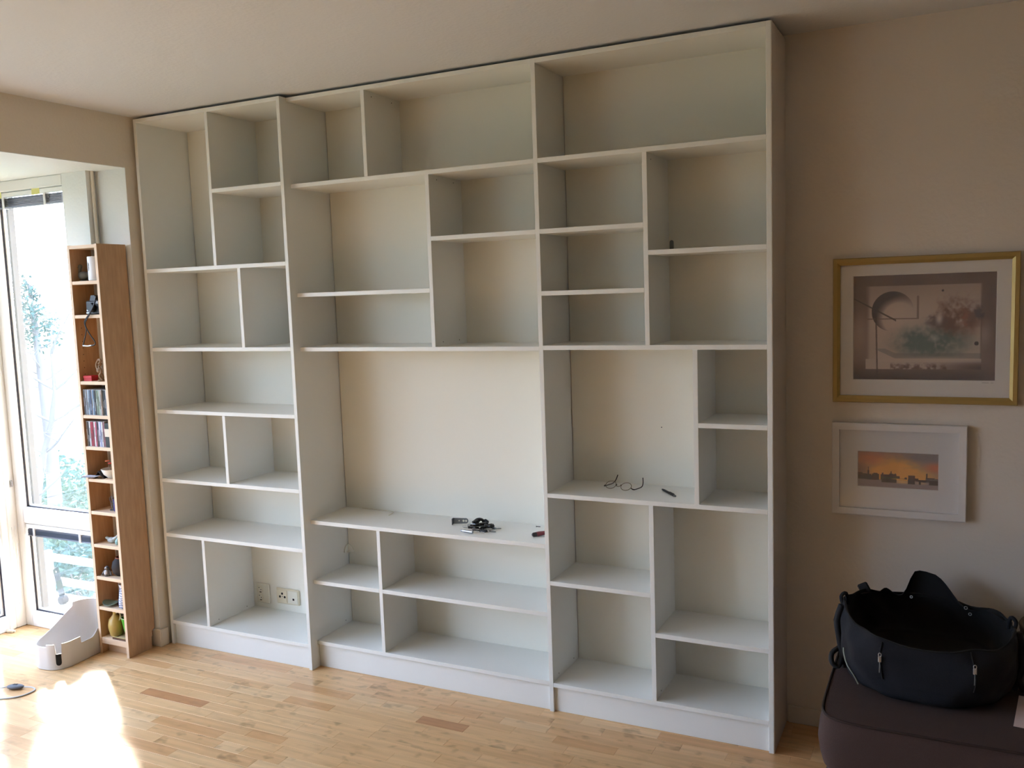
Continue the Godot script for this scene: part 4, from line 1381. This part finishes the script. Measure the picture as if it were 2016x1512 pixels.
func build_bag() -> void:
	var o := thing("duffel_bag", "dark navy duffel bag lying open on the brown ottoman", "bag", V(3.5, 0.4485, 0.105))
	var s := Shape.new()
	var inner := Shape.new()
	var n := 72
	var rows := []
	var first := PackedVector3Array()
	for j in n:
		first.append(V(0, 0.0, 0))
	rows.append(first)
	for i in 15:
		var f := i / 14.0
		var line := PackedVector3Array()
		for j in n:
			var a := TAU * j / n
			var p := bag_r(a, f)
			var under := 1.0 - 0.1 * pow(1.0 - minf(f * 7.0, 1.0), 2.0)
			line.append(V(p.x * under, 0.002 + bag_h(a) * f, p.y * under))
		rows.append(line)
	var inn := []
	for i in 9:
		var f := 1.0 - i / 8.0
		var line := PackedVector3Array()
		for j in n:
			var a := TAU * j / n
			var p := bag_r(a, f) * (0.965 if i > 0 else 0.985)
			line.append(V(p.x, 0.012 + (bag_h(a) - 0.012) * f + (0.004 if i == 0 else 0.0), p.y))
		inn.append(line)
	rows.append(inn[0])
	s.grid(rows)
	obj("body", s, M.navy, o)
	var flr := PackedVector3Array()
	for j in n:
		flr.append(V(0, 0.012, 0))
	inn.append(flr)
	inner.grid(inn)
	obj("lining", inner, M.lining, o)
	# lid thrown back: two humps standing up from the back rim
	s = Shape.new()
	var lid := []
	for i in 11:
		var t := i / 10.0
		var line := PackedVector3Array()
		for j in 49:
			var u := j / 48.0
			var a := lerpf(PI * 1.16, PI * 1.86, u)
			var p := bag_r(a, 1.0)
			var hump := 0.026 * exp(-pow((u - 0.27) / 0.06, 2.0)) + 0.096 * exp(-pow(absf((u - 0.45) / (0.05 if u < 0.45 else 0.125)), 2.4)) + 0.006
			var y := bag_h(a) - 0.008 + hump * sin(t * PI * 0.5)
			var back := 0.05 * t * t * (0.25 + hump * 6.0) * 0.6
			line.append(V(p.x * (1.0 - 0.05 * t), y, p.y * (0.985 - 0.02 * t) + back * 0.8 + 0.012 * sin(u * 22.0) * t))
		lid.append(line)
	s.grid(lid, false, 1.0)
	var behind := []
	for line in lid:
		var l2 := PackedVector3Array()
		for p in line:
			l2.append(p + V(0, -0.001, -0.004))
		behind.append(l2)
	s.grid(behind, false, -1.0)
	obj("lid", s, M.lining, o)
	# zip tape round the opening
	s = Shape.new()
	var lp := []
	for j in n:
		var a := TAU * j / n
		var p := bag_r(a, 1.0) * 0.992
		lp.append(V(p.x, bag_h(a) + 0.003, p.y))
	s.tube(lp, 0.0035, 6, true)
	obj("zip_tape", s, M.lining, o)
	# zip pulls on the front pocket and at the rim
	for k in [[1.92, 0.74], [1.17, 0.76]]:
		var p := bag_r(k[0], k[1])
		var z := p.y + 0.004
		var y: float = bag_h(k[0]) * k[1]
		s = Shape.new()
		s.box(V(p.x - 0.005, y - 0.012, z - 0.002), V(p.x + 0.005, y + 0.006, z + 0.005), 0.0015)
		var ring := []
		for i in 12:
			ring.append(V(p.x + 0.004 * cos(TAU * i / 12), y + 0.011 + 0.006 * sin(TAU * i / 12), z + 0.003))
		s.tube(ring, 0.0013, 6, true)
		obj("zip_slider", s, M.steel, o)
		s = Shape.new()
		s.tube([V(p.x, y - 0.012, z + 0.002), V(p.x + 0.0005, y - 0.026, z + 0.004), V(p.x - 0.001, y - 0.044, z + 0.004)], [0.0016, 0.0022, 0.0016], 6)
		obj("zip_pull", s, M.zinc, o)
		s = Shape.new()
		var seam := []
		for i in 9:
			var f: float = k[1] + 0.22 - 0.075 * i
			var q := bag_r(k[0], clampf(f, 0.02, 1))
			seam.append(V(q.x, bag_h(k[0]) * clampf(f, 0.02, 1) + 0.002, q.y + 0.001))
		s.tube(seam, 0.003, 6)
		obj("pocket_seam", s, M.lining, o)
	s = Shape.new()
	var ref := []
	for i in 10:
		var f := 0.52 - 0.05 * i
		var a := 2.62 - 0.028 * i + 0.02 * sin(i * 0.9)
		var p := bag_r(a, clampf(f, 0.03, 1)) * 1.012
		ref.append(V(p.x, bag_h(a) * clampf(f, 0.03, 1) + 0.002, p.y))
	s.tube(ref, 0.0022, 6)
	obj("reflective_piping", s, M.reflect, o)
	# carry straps at both ends, their loops and the back tab
	for e in [[PI * 0.93, -1.0], [0.16, 1.0]]:
		s = Shape.new()
		var pts := []
		for i in 9:
			var f := 0.06 + i * 0.115
			var p := bag_r(e[0], minf(f, 1.0)) * 1.03
			pts.append(V(p.x, bag_h(e[0]) * f, p.y))
		s.tube(pts, 0.011, 8)
		obj("end_strap", s, M.webbing, o)
		s = Shape.new()
		var top := bag_r(e[0] - e[1] * 0.1, 1.0)
		s.tube(smooth([V(top.x, bag_h(e[0]) - 0.02, top.y), V(top.x + e[1] * 0.008, bag_h(e[0]) + 0.008, top.y - 0.01), V(top.x - e[1] * 0.006, bag_h(e[0]) + 0.018, top.y - 0.022), V(top.x - e[1] * 0.012, bag_h(e[0]) - 0.02, top.y - 0.03)], 4), 0.006, 8)
		obj("grab_loop", s, M.navy, o)
		s = Shape.new()
		var low := bag_r(e[0] - e[1] * 0.02, 0.35) * 1.06
		s.tube(smooth([V(low.x, 0.075, low.y), V(low.x + e[1] * 0.02, 0.06, low.y + 0.02), V(low.x + e[1] * 0.018, 0.034, low.y + 0.034), V(low.x, 0.022, low.y + 0.03), V(low.x - e[1] * 0.01, 0.045, low.y + 0.012)], 4), 0.008, 8)
		obj("strap_loop", s, M.webbing, o)
	s = Shape.new()
	var bt := bag_r(PI * 1.22, 1.0)
	s.x = Transform3D(Basis(Vector3.BACK, 0.5), V(bt.x, bag_h(PI * 1.22), bt.y))
	s.box(V(-0.018, -0.012, -0.006), V(0.018, 0.026, 0.006), 0.004)
	obj("back_tab", s, M.webbing, o)
	for k in [[V(-0.055, 0.178, -0.2), 0.004], [V(0.115, 0.152, -0.225), 0.005], [V(0.128, 0.135, -0.215), 0.0045]]:
		s = Shape.new()
		var ring := []
		for i in 12:
			ring.append(k[0] + V(k[1] * cos(TAU * i / 12), k[1] * sin(TAU * i / 12), 0.012))
		s.tube(ring, 0.0012, 6, true)
		obj("metal_ring", s, M.steel, o)


# ------------------------------------------------------------------ grey storage box on the floor of the bay
func build_storage_box() -> void:
	var o := thing("storage_box", "pale grey rounded plastic box with cut-out rim on the floor left of the birch tower", "box", V(-0.345, 0, 0.345), 0.1)
	var hx := 0.0975
	var hz := 0.183
	var r := 0.082
	# outline with rounded corners, angle from x towards z; [point, rim height]
	var pts := []
	var corner := [[V(hx - r, 0, hz - r), 0.0], [V(-hx + r, 0, hz - r), PI / 2], [V(-hx + r, 0, -hz + r), PI], [V(hx - r, 0, -hz + r), PI * 1.5]]
	for c in corner:
		for i in 13:
			var a: float = c[1] + PI / 2 * i / 12.0
			pts.append(c[0] + V(cos(a) * r, 0, sin(a) * r))
	var line := []
	for i in pts.size():
		var a: Vector3 = pts[i]
		var b: Vector3 = pts[(i + 1) % pts.size()]
		var n := maxi(1, int(a.distance_to(b) / 0.0035))
		for k in n:
			line.append(a.lerp(b, float(k) / n))
	var rows := [[], [], [], [], [], [], []]
	var sl := -1
	for i in line.size():
		var p: Vector3 = line[i]
		var h := 0.126
		if p.x < 0.02:
			h = lerpf(0.113, 0.232, smoothstep(0.16, -0.19, p.z) ) if p.x < -0.02 or p.z < 0 else 0.113
		if p.z < -0.1:
			h = lerpf(0.232, 0.15, smoothstep(-0.02, 0.098, p.x))
		if p.x > 0.07 and p.z > -0.06 and p.z < 0.045:
			h = 0.095 + 0.03 * pow(clampf((-p.z - 0.015) / 0.045, 0, 1), 2.0)         # dip in the right rim
		var th := atan2(p.z - hz + r, p.x - hx + r)
		var slot: bool = p.x > hx - r and p.z > hz - r and th > 0.62 and th < 1.0
		if slot:
			h = 0.078
		var d := p.normalized()
		for q in [[0, 0.985, 0.0], [1, 1.0, 0.004], [2, 1.0, h - 0.002], [3, 0.99, h], [4, 0.965, h], [5, 0.958, h - 0.002], [6, 0.955, 0.006]]:
			rows[q[0]].append(V(p.x * q[1], q[2], p.z * q[1]))
	var packed := []
	for q in rows:
		packed.append(PackedVector3Array(q))
	var fl := PackedVector3Array()
	for i in line.size():
		fl.append(V(0, 0.006, 0))
	packed.append(fl)
	var base := PackedVector3Array()
	for i in line.size():
		base.append(V(0, 0, 0))
	packed.push_front(base)
	var s := Shape.new()
	s.grid(packed)
	obj("tub", s, M.grey_plastic, o)
	# dark slot below the cut in the rounded front corner
	s = Shape.new()
	var patch := []
	for i in 9:
		var line2 := PackedVector3Array()
		for j in 13:
			var w := j / 6.0 - 1.0
			var th := 0.81 + 0.15 * w
			var low := 0.022 + 0.013 * (1.0 - sqrt(maxf(0.0, 1.0 - w * w)))
			line2.append(V(hx - r + cos(th) * (r + 0.0012), lerpf(low, 0.079, i / 8.0), hz - r + sin(th) * (r + 0.0012)))
		patch.append(line2)
	s.grid(patch, false, 1.0)
	obj("slot", s, M.hole, o)


# ------------------------------------------------------------------ small things
func build_small_things() -> void:
	# wall sockets in the lowest left cell
	var o := thing("wall_socket", "double power socket on the back of the lowest left bookcase cell", "socket", V(0.296, 0.152, ZB))
	obj("plate", box(V(0, 0, 0), V(0.088, 0.104, 0.011), 0.004), M.plastic_white, o)
	for y in [0.031, 0.073]:
		var s := Shape.new()
		s.x = Transform3D(Basis(Vector3.RIGHT, PI / 2), V(0.027, y, 0.0111))
		s.lathe(Vector3.ZERO, [[0.0, -0.0008], [0.0165, -0.0006], [0.0185, 0.0016], [0.02, 0.0006], [0.02, -0.002]], 24)
		var c := obj("socket_cup", s, M.plastic_cream, o)
		s = Shape.new()
		for k in [V(0.022, y + 0.0085, 0.0112), V(0.034, y - 0.002, 0.0112)]:
			s.tube([k, k + V(0, 0, 0.0012)], 0.0024, 10)
		s.box(V(0.025, y - 0.0165, 0.0112), V(0.037, y - 0.0125, 0.0125))
		obj("pin_holes", s, M.hole, c)
	o = thing("media_socket", "cream aerial and data socket plate right of the double power socket", "socket", V(0.431, 0.164, ZB))
	obj("plate", box(V(0, 0, 0), V(0.148, 0.082, 0.01), 0.004), M.plastic_cream, o)
	obj("aerial_insert", box(V(0.008, 0.008, 0.01), V(0.07, 0.074, 0.0125), 0.002), M.plastic_cream, o)
	obj("data_insert", box(V(0.076, 0.008, 0.01), V(0.14, 0.074, 0.0125), 0.002), M.plastic_white, o)
	var s := Shape.new()
	for k in [Vector2(0.026, 0.038), Vector2(0.041, 0.055), Vector2(0.057, 0.038)]:
		s.tube([V(k.x, k.y, 0.0125), V(k.x, k.y, 0.0132)], 0.0062, 14)
	obj("aerial_holes", s, M.hole, o)
	s = Shape.new()
	s.tube([V(0.0415, 0.04, 0.0125), V(0.0415, 0.04, 0.0134)], 0.0025, 12)
	obj("screw", s, M.zinc, o)
	obj("data_port", box(V(0.108, 0.026, 0.0125), V(0.119, 0.037, 0.0132)), M.hole, o)

	# white corner bracket in the middle section
	o = thing("corner_bracket", "small white plastic corner bracket in the back corner of a low middle cell", "bracket", V(AR, 0.478, ZB))
	var half := PackedVector2Array([Vector2(0.0, 0.0)])
	for i in 10:
		var a := PI / 2 * i / 9.0
		half.append(Vector2(0.036 * cos(a), 0.008 + 0.036 * sin(a)))
	s = Shape.new()
	s.prism(half, 0.0, 0.006)
	obj("flange", s, M.bracket, o)
	s = Shape.new()
	s.x = Transform3D(Basis(Vector3.UP, -PI / 2), Vector3.ZERO)
	s.prism(half, -0.006, 0.0)
	obj("flange", s, M.bracket, o)
	obj("web", box(V(0.004, 0.006, 0.004), V(0.02, 0.01, 0.02), 0.001), M.bracket, o)

	# grey tab on the right section's upper cell
	o = thing("metal_tab", "small grey upright metal tab standing at the back of a right-hand cell", "bracket", V(2.592, 1.8649, -0.15))
	s = Shape.new()
	var tab := PackedVector2Array([Vector2(-0.0075, 0.0), Vector2(0.0075, 0.0)])
	for i in 9:
		var a := PI * i / 8.0
		tab.append(Vector2(0.0075 * cos(a), 0.032 + 0.0075 * sin(a)))
	s.prism(tab, -0.0015, 0.0015)
	obj("plate", s, M.zinc, o)
	obj("foot", box(V(-0.0075, 0, 0.0015), V(0.0075, 0.003, 0.018), 0.0008), M.zinc, o)

	# thin cable at the back of the television niche
	s = Shape.new()
	s.tube(smooth([V(1.0, 0.7095, -0.268), V(1.1, 0.7095, -0.262), V(1.178, 0.7095, -0.256), V(1.2, 0.7095, -0.235), V(1.207, 0.7095, -0.19)], 5), 0.0022, 8)
	tag(obj("thin_cable", s, M.plastic_white), "thin white cable along the back of the television niche shelf", "cable")

	build_glasses()
	# pen
	var a := V(2.523, 0.9185, -0.191)
	var b := V(2.614, 0.9185, -0.081)
	o = thing("pen", "black ballpoint pen lying on the shelf right of the spectacles", "pen", a, atan2(-(b.z - a.z), b.x - a.x))
	var L := a.distance_to(b)
	var y := 0.0052
	s = Shape.new()
	s.tube([V(0.012, y, 0), V(0.03, y, 0), V(L - 0.02, y, 0)], [0.0036, 0.0048, 0.0048], 12)
	obj("barrel", s, M.black, o)
	s = Shape.new()
	s.tube([V(0, y, 0), V(0.012, y, 0)], [0.0008, 0.0032], 10)
	obj("tip", s, M.steel, o)
	s = Shape.new()
	s.tube([V(L - 0.02, y, 0), V(L - 0.006, y, 0)], [0.0042, 0.0036], 12)
	obj("button", s, M.zinc, o)
	obj("clip", box(V(L - 0.06, y + 0.0044, -0.0016), V(L - 0.018, y + 0.0066, 0.0016), 0.0005), M.black, o)

	build_hardware()
	# inline switch and its cord on the floor
	o = thing("cord_switch", "grey inline cord switch lying on the sunlit floor in the bay", "switch", V(-0.262, 0, 0.72), 0.35)
	s = Shape.new()
	s.ball(V(0, 0.011, 0), V(0.042, 0.011, 0.02), 24, 12)
	obj("housing", s, M.cord_dark, o)
	obj("rocker", box(V(-0.01, 0.0195, -0.006), V(0.01, 0.0235, 0.006), 0.001), M.black, o)
	s = Shape.new()
	s.tube(smooth([V(-0.65, 0.0035, 1.02), V(-0.42, 0.0035, 0.84), V(-0.34, 0.006, 0.765), V(-0.302, 0.0098, 0.738)], 6), 0.0035, 8)
	s.tube(smooth([V(-0.224, 0.0098, 0.705), V(-0.185, 0.007, 0.69), V(-0.158, 0.0035, 0.7), V(-0.155, 0.0035, 0.75), V(-0.18, 0.0035, 0.79), V(-0.225, 0.0035, 0.82), V(-0.3, 0.0035, 0.86), V(-0.45, 0.0035, 0.96), V(-0.62, 0.0035, 1.1)], 6), 0.0035, 8)
	tag(obj("power_cord", s, M.cord), "pale power cord looping on the floor by the inline switch", "cord")
	# white plastic piece at the foot of the side window
	o = thing("cable_clip", "small white plastic clip on the floor at the side window", "clip", V(-0.958, 0, 0.262), 0.4)
	obj("body", box(V(-0.018, 0, -0.01), V(0.018, 0.016, 0.01), 0.004), M.plastic_white, o)
	s = Shape.new()
	s.tube([V(0.018, 0.008, 0), V(0.026, 0.008, 0)], 0.006, 12)
	obj("end_cap", s, M.plastic_white, o)

func build_glasses() -> void:
	# folded open, standing upside down on the shelf: brow on the board, temple tips curling up
	var o := thing("spectacles", "thin-rimmed spectacles with dark temple tips upside down on the shelf left of the pen", "spectacles", V(2.352, 0.9185, -0.15), -0.22)
	var gold := mat(rgb(128, 112, 92), 0.35, 0.9)
	var horn := mat(rgb(52, 38, 30), 0.4)
	for q in [-1.0, 1.0]:
		var cx: float = q * 0.036
		var lp := []
		var face := PackedVector3Array()
		for i in 32:
			var a := TAU * i / 32
			var yy := 0.0145 + 0.0128 * sin(a)
			lp.append(V(cx + 0.0235 * cos(a), yy, -0.008 - 0.013 * sin(a)))
		var s := Shape.new()
		s.tube(lp, 0.0012, 8, true)
		obj("rim", s, gold, o)
		s = Shape.new()
		var mid := V(cx, 0.0145, -0.008)
		for i in 32:
			s.flat(mid, lp[i], lp[(i + 1) % 32], Vector3.BACK)
		obj("lens", s, M.pane, o)
		s = Shape.new()
		s.tube([V(q * 0.0605, 0.012, -0.004), V(q * 0.067, 0.0065, -0.006), V(q * 0.07, 0.0045, -0.014)], [0.0016, 0.0024, 0.0026], 8)
		obj("hinge", s, horn, o)
		s = Shape.new()
		s.tube(smooth([V(q * 0.07, 0.0042, -0.012), V(q * 0.071, 0.0035, -0.04), V(q * 0.069, 0.0045, -0.075), V(q * 0.065, 0.016, -0.092), V(q * 0.06, 0.036, -0.1)], 5), 0.0021, 8)
		obj("temple", s, horn, o)
		s = Shape.new()
		s.ball(V(q * 0.0105, 0.0165, -0.0105), V(0.002, 0.0035, 0.002), 10, 6)
		obj("nose_pad", s, horn, o)
	var s := Shape.new()
	s.tube(smooth([V(-0.0125, 0.017, -0.007), V(-0.005, 0.0125, -0.003), V(0.005, 0.0125, -0.003), V(0.0125, 0.017, -0.007)], 4), 0.0013, 8)
	obj("bridge", s, gold, o)

func screw(at: Vector3, turn: float, L: float, label: String, m: Material, group: String) -> void:
	var o := thing("screw", label, "screw", at, turn, group)
	var s := Shape.new()
	s.tube([V(0, 0.0042, 0), V(0.0022, 0.0042, 0)], [0.0042, 0.0026], 12)
	obj("head", s, m, o)
	s = Shape.new()
	var rad := []
	var pts := []
	for i in 18:
		pts.append(V(0.0022 + (L - 0.0022) * i / 17.0, 0.0042 - 0.0016 * i / 17.0, 0))
		rad.append((0.0021 if i % 2 == 0 else 0.0015) if i < 16 else 0.0005)
	s.tube(pts, rad, 8)
	obj("shank", s, m, o)

func plug(at: Vector3, turn: float, label: String, group: String) -> void:
	var o := thing("wall_plug", label, "wall plug", at, turn, group)
	var s := Shape.new()
	s.tube([V(0, 0.005, 0), V(0.01, 0.005, 0), V(0.034, 0.005, 0), V(0.04, 0.005, 0)], [0.006, 0.006, 0.0056, 0.003], 10)
	obj("sleeve", s, M.black, o)
	s = Shape.new()
	for i in 4:
		s.tube([V(0.006 + 0.007 * i, 0.005, 0), V(0.008 + 0.007 * i, 0.005, 0)], 0.0072, 10)
	obj("ribs", s, M.black, o)

func build_hardware() -> void:
	var y := 0.7071
	var o := thing("mounting_plate", "flat perforated metal bracket at the left of the hardware pile in the television niche", "bracket", V(1.606, y, -0.165), 0.25)
	var s := Shape.new()
	var poly := PackedVector2Array()
	for i in 7:
		var a := -PI / 2 + PI * i / 6.0
		poly.append(Vector2(0.026 + 0.01 * cos(a), 0.016 + 0.012 * sin(a)))
	poly.append(Vector2(-0.034, 0.028))
	poly.append(Vector2(-0.034, 0.002))
	s.prism(poly, -0.001, 0.001)
	s.box(V(-0.036, 0.0, -0.001), V(-0.034, 0.028, 0.018))
	obj("plate", s, M.zinc, o)
	s = Shape.new()
	for x in [[0.014, 0.005], [0.026, 0.005], [-0.006, 0.003]]:
		s.tube([V(x[0], 0.016, 0.001), V(x[0], 0.016, 0.0014)], x[1], 12)
	obj("slot_holes", s, M.plastic_white, o)
	# silver bolt lying in front, pale dowel, then the heap
	o = thing("sleeve_anchor", "shiny silver sleeve anchor lying in front of the hardware pile", "anchor", V(1.676, y, -0.052), -0.12)
	s = Shape.new()
	s.tube([V(0, 0.0065, 0), V(0.012, 0.0065, 0), V(0.0125, 0.0065, 0), V(0.056, 0.0065, 0)], [0.004, 0.0045, 0.0065, 0.0062], 14)
	obj("sleeve", s, M.steel, o)
	s = Shape.new()
	s.ball(V(-0.002, 0.0065, 0), V(0.005, 0.005, 0.005), 12, 8)
	obj("tip", s, M.steel, o)
	o = thing("wooden_dowel", "pale short dowel at the left edge of the hardware pile", "dowel", V(1.644, y, -0.118), 0.1)
	s = Shape.new()
	s.tube([V(0, 0.005, 0), V(0.002, 0.005, 0), V(0.03, 0.005, 0), V(0.032, 0.005, 0)], [0.004, 0.005, 0.005, 0.004], 12)
	obj("rod", s, mat(rgb(190, 184, 172), 0.6), o)
	var g1 := "black wall plugs heaped in the television niche"
	var g2 := "loose screws heaped in the television niche"
	var spots := [[1.672, -0.115, 0.3], [1.69, -0.105, -0.5], [1.684, -0.135, 1.1], [1.706, -0.092, 0.2], [1.71, -0.135, -0.25], [1.728, -0.115, 0.6], [1.742, -0.09, -0.15], [1.75, -0.128, 0.9], [1.765, -0.1, 0.3], [1.725, -0.15, 0.1], [1.772, -0.135, -0.7], [1.745, -0.16, 2.4], [1.682, -0.12, 0.0], [1.7, -0.108, 0.9], [1.757, -0.115, -0.5], [1.738, -0.103, 1.4], [1.715, -0.125, 2.0]]
	for k in spots.size():
		plug(V(spots[k][0], y + 0.009 * (k % 3), spots[k][1]), spots[k][2], "black ribbed wall plug in the hardware pile on the niche shelf", g1)
	var sp := [[1.662, -0.13, 0.9, 0.03], [1.688, -0.085, 0.15, 0.04], [1.705, -0.12, -0.9, 0.045], [1.717, -0.074, 0.3, 0.03], [1.735, -0.13, 0.5, 0.05], [1.752, -0.075, -0.2, 0.03], [1.77, -0.085, 0.35, 0.04], [1.785, -0.112, -0.35, 0.04], [1.79, -0.13, 0.7, 0.035], [1.698, -0.145, 2.8, 0.045], [1.758, -0.112, 3.6, 0.04], [1.79, -0.092, 0.1, 0.03]]
	for k in sp.size():
		screw(V(sp[k][0], y + 0.007 * ((k + 1) % 3), sp[k][1]), sp[k][2], sp[k][3], "steel screw in the hardware pile on the niche shelf", M.zinc if k % 3 else M.steel, g2)
	o = thing("cable_clamp", "black curved plastic clamp on top of the hardware pile", "clamp", V(1.698, y + 0.003, -0.17), 0.4)
	s = Shape.new()
	var arc := []
	for i in 13:
		var a := PI * 0.1 + PI * 1.1 * i / 12.0
		arc.append(V(0.02 * cos(a), 0.0125 + 0.014 * sin(a), 0.0))
	s.tube(arc, 0.0065, 8)
	obj("arc", s, M.black, o)
	obj("tongue", box(V(0.012, 0.012, -0.005), V(0.028, 0.024, 0.005), 0.002), M.black, o)
	# red screwdriver and a torn clear bag by the right-hand panel
	o = thing("screwdriver", "dark red handled screwdriver half hidden behind the right panel of the niche", "screwdriver", V(2.0, y, -0.075), 0.95)
	s = Shape.new()
	s.tube([V(0.0, 0.0105, 0), V(0.004, 0.0105, 0), V(0.018, 0.0105, 0)], [0.006, 0.009, 0.0095], 14)
	obj("butt", s, M.black, o)
	s = Shape.new()
	s.tube([V(0.018, 0.0105, 0), V(0.03, 0.0105, 0), V(0.055, 0.0105, 0), V(0.07, 0.0105, 0), V(0.076, 0.0105, 0)], [0.0095, 0.0102, 0.0085, 0.0066, 0.004], 14)
	obj("handle", s, mat(rgb(112, 34, 40), 0.35), o)
	s = Shape.new()
	s.tube([V(0.076, 0.0105, 0), V(0.15, 0.0085, 0)], 0.0025, 10)
	obj("blade", s, M.steel, o)
	s = Shape.new()
	var rows := []
	for i in 12:
		var line := PackedVector3Array()
		for j in 12:
			var u := i / 11.0 - 0.5
			var w := j / 11.0 - 0.5
			var hh := 0.012 + 0.012 * sin(u * 9.0 + w * 4.0) * cos(w * 8.0) - 0.02 * (u * u + w * w)
			line.append(V(2.038 + w * 0.07, y + maxf(0.0008, hh * 0.9), -0.205 + u * 0.06))
		rows.append(line)
	s.grid(rows, false, 1.0)
	tag(obj("plastic_bag", s, M.film), "crumpled clear plastic bag in the right corner of the niche shelf", "plastic bag")
	screw(V(1.948, y, -0.225), 0.4, 0.02, "tiny loose screw alone near the clear plastic bag", M.zinc, "")
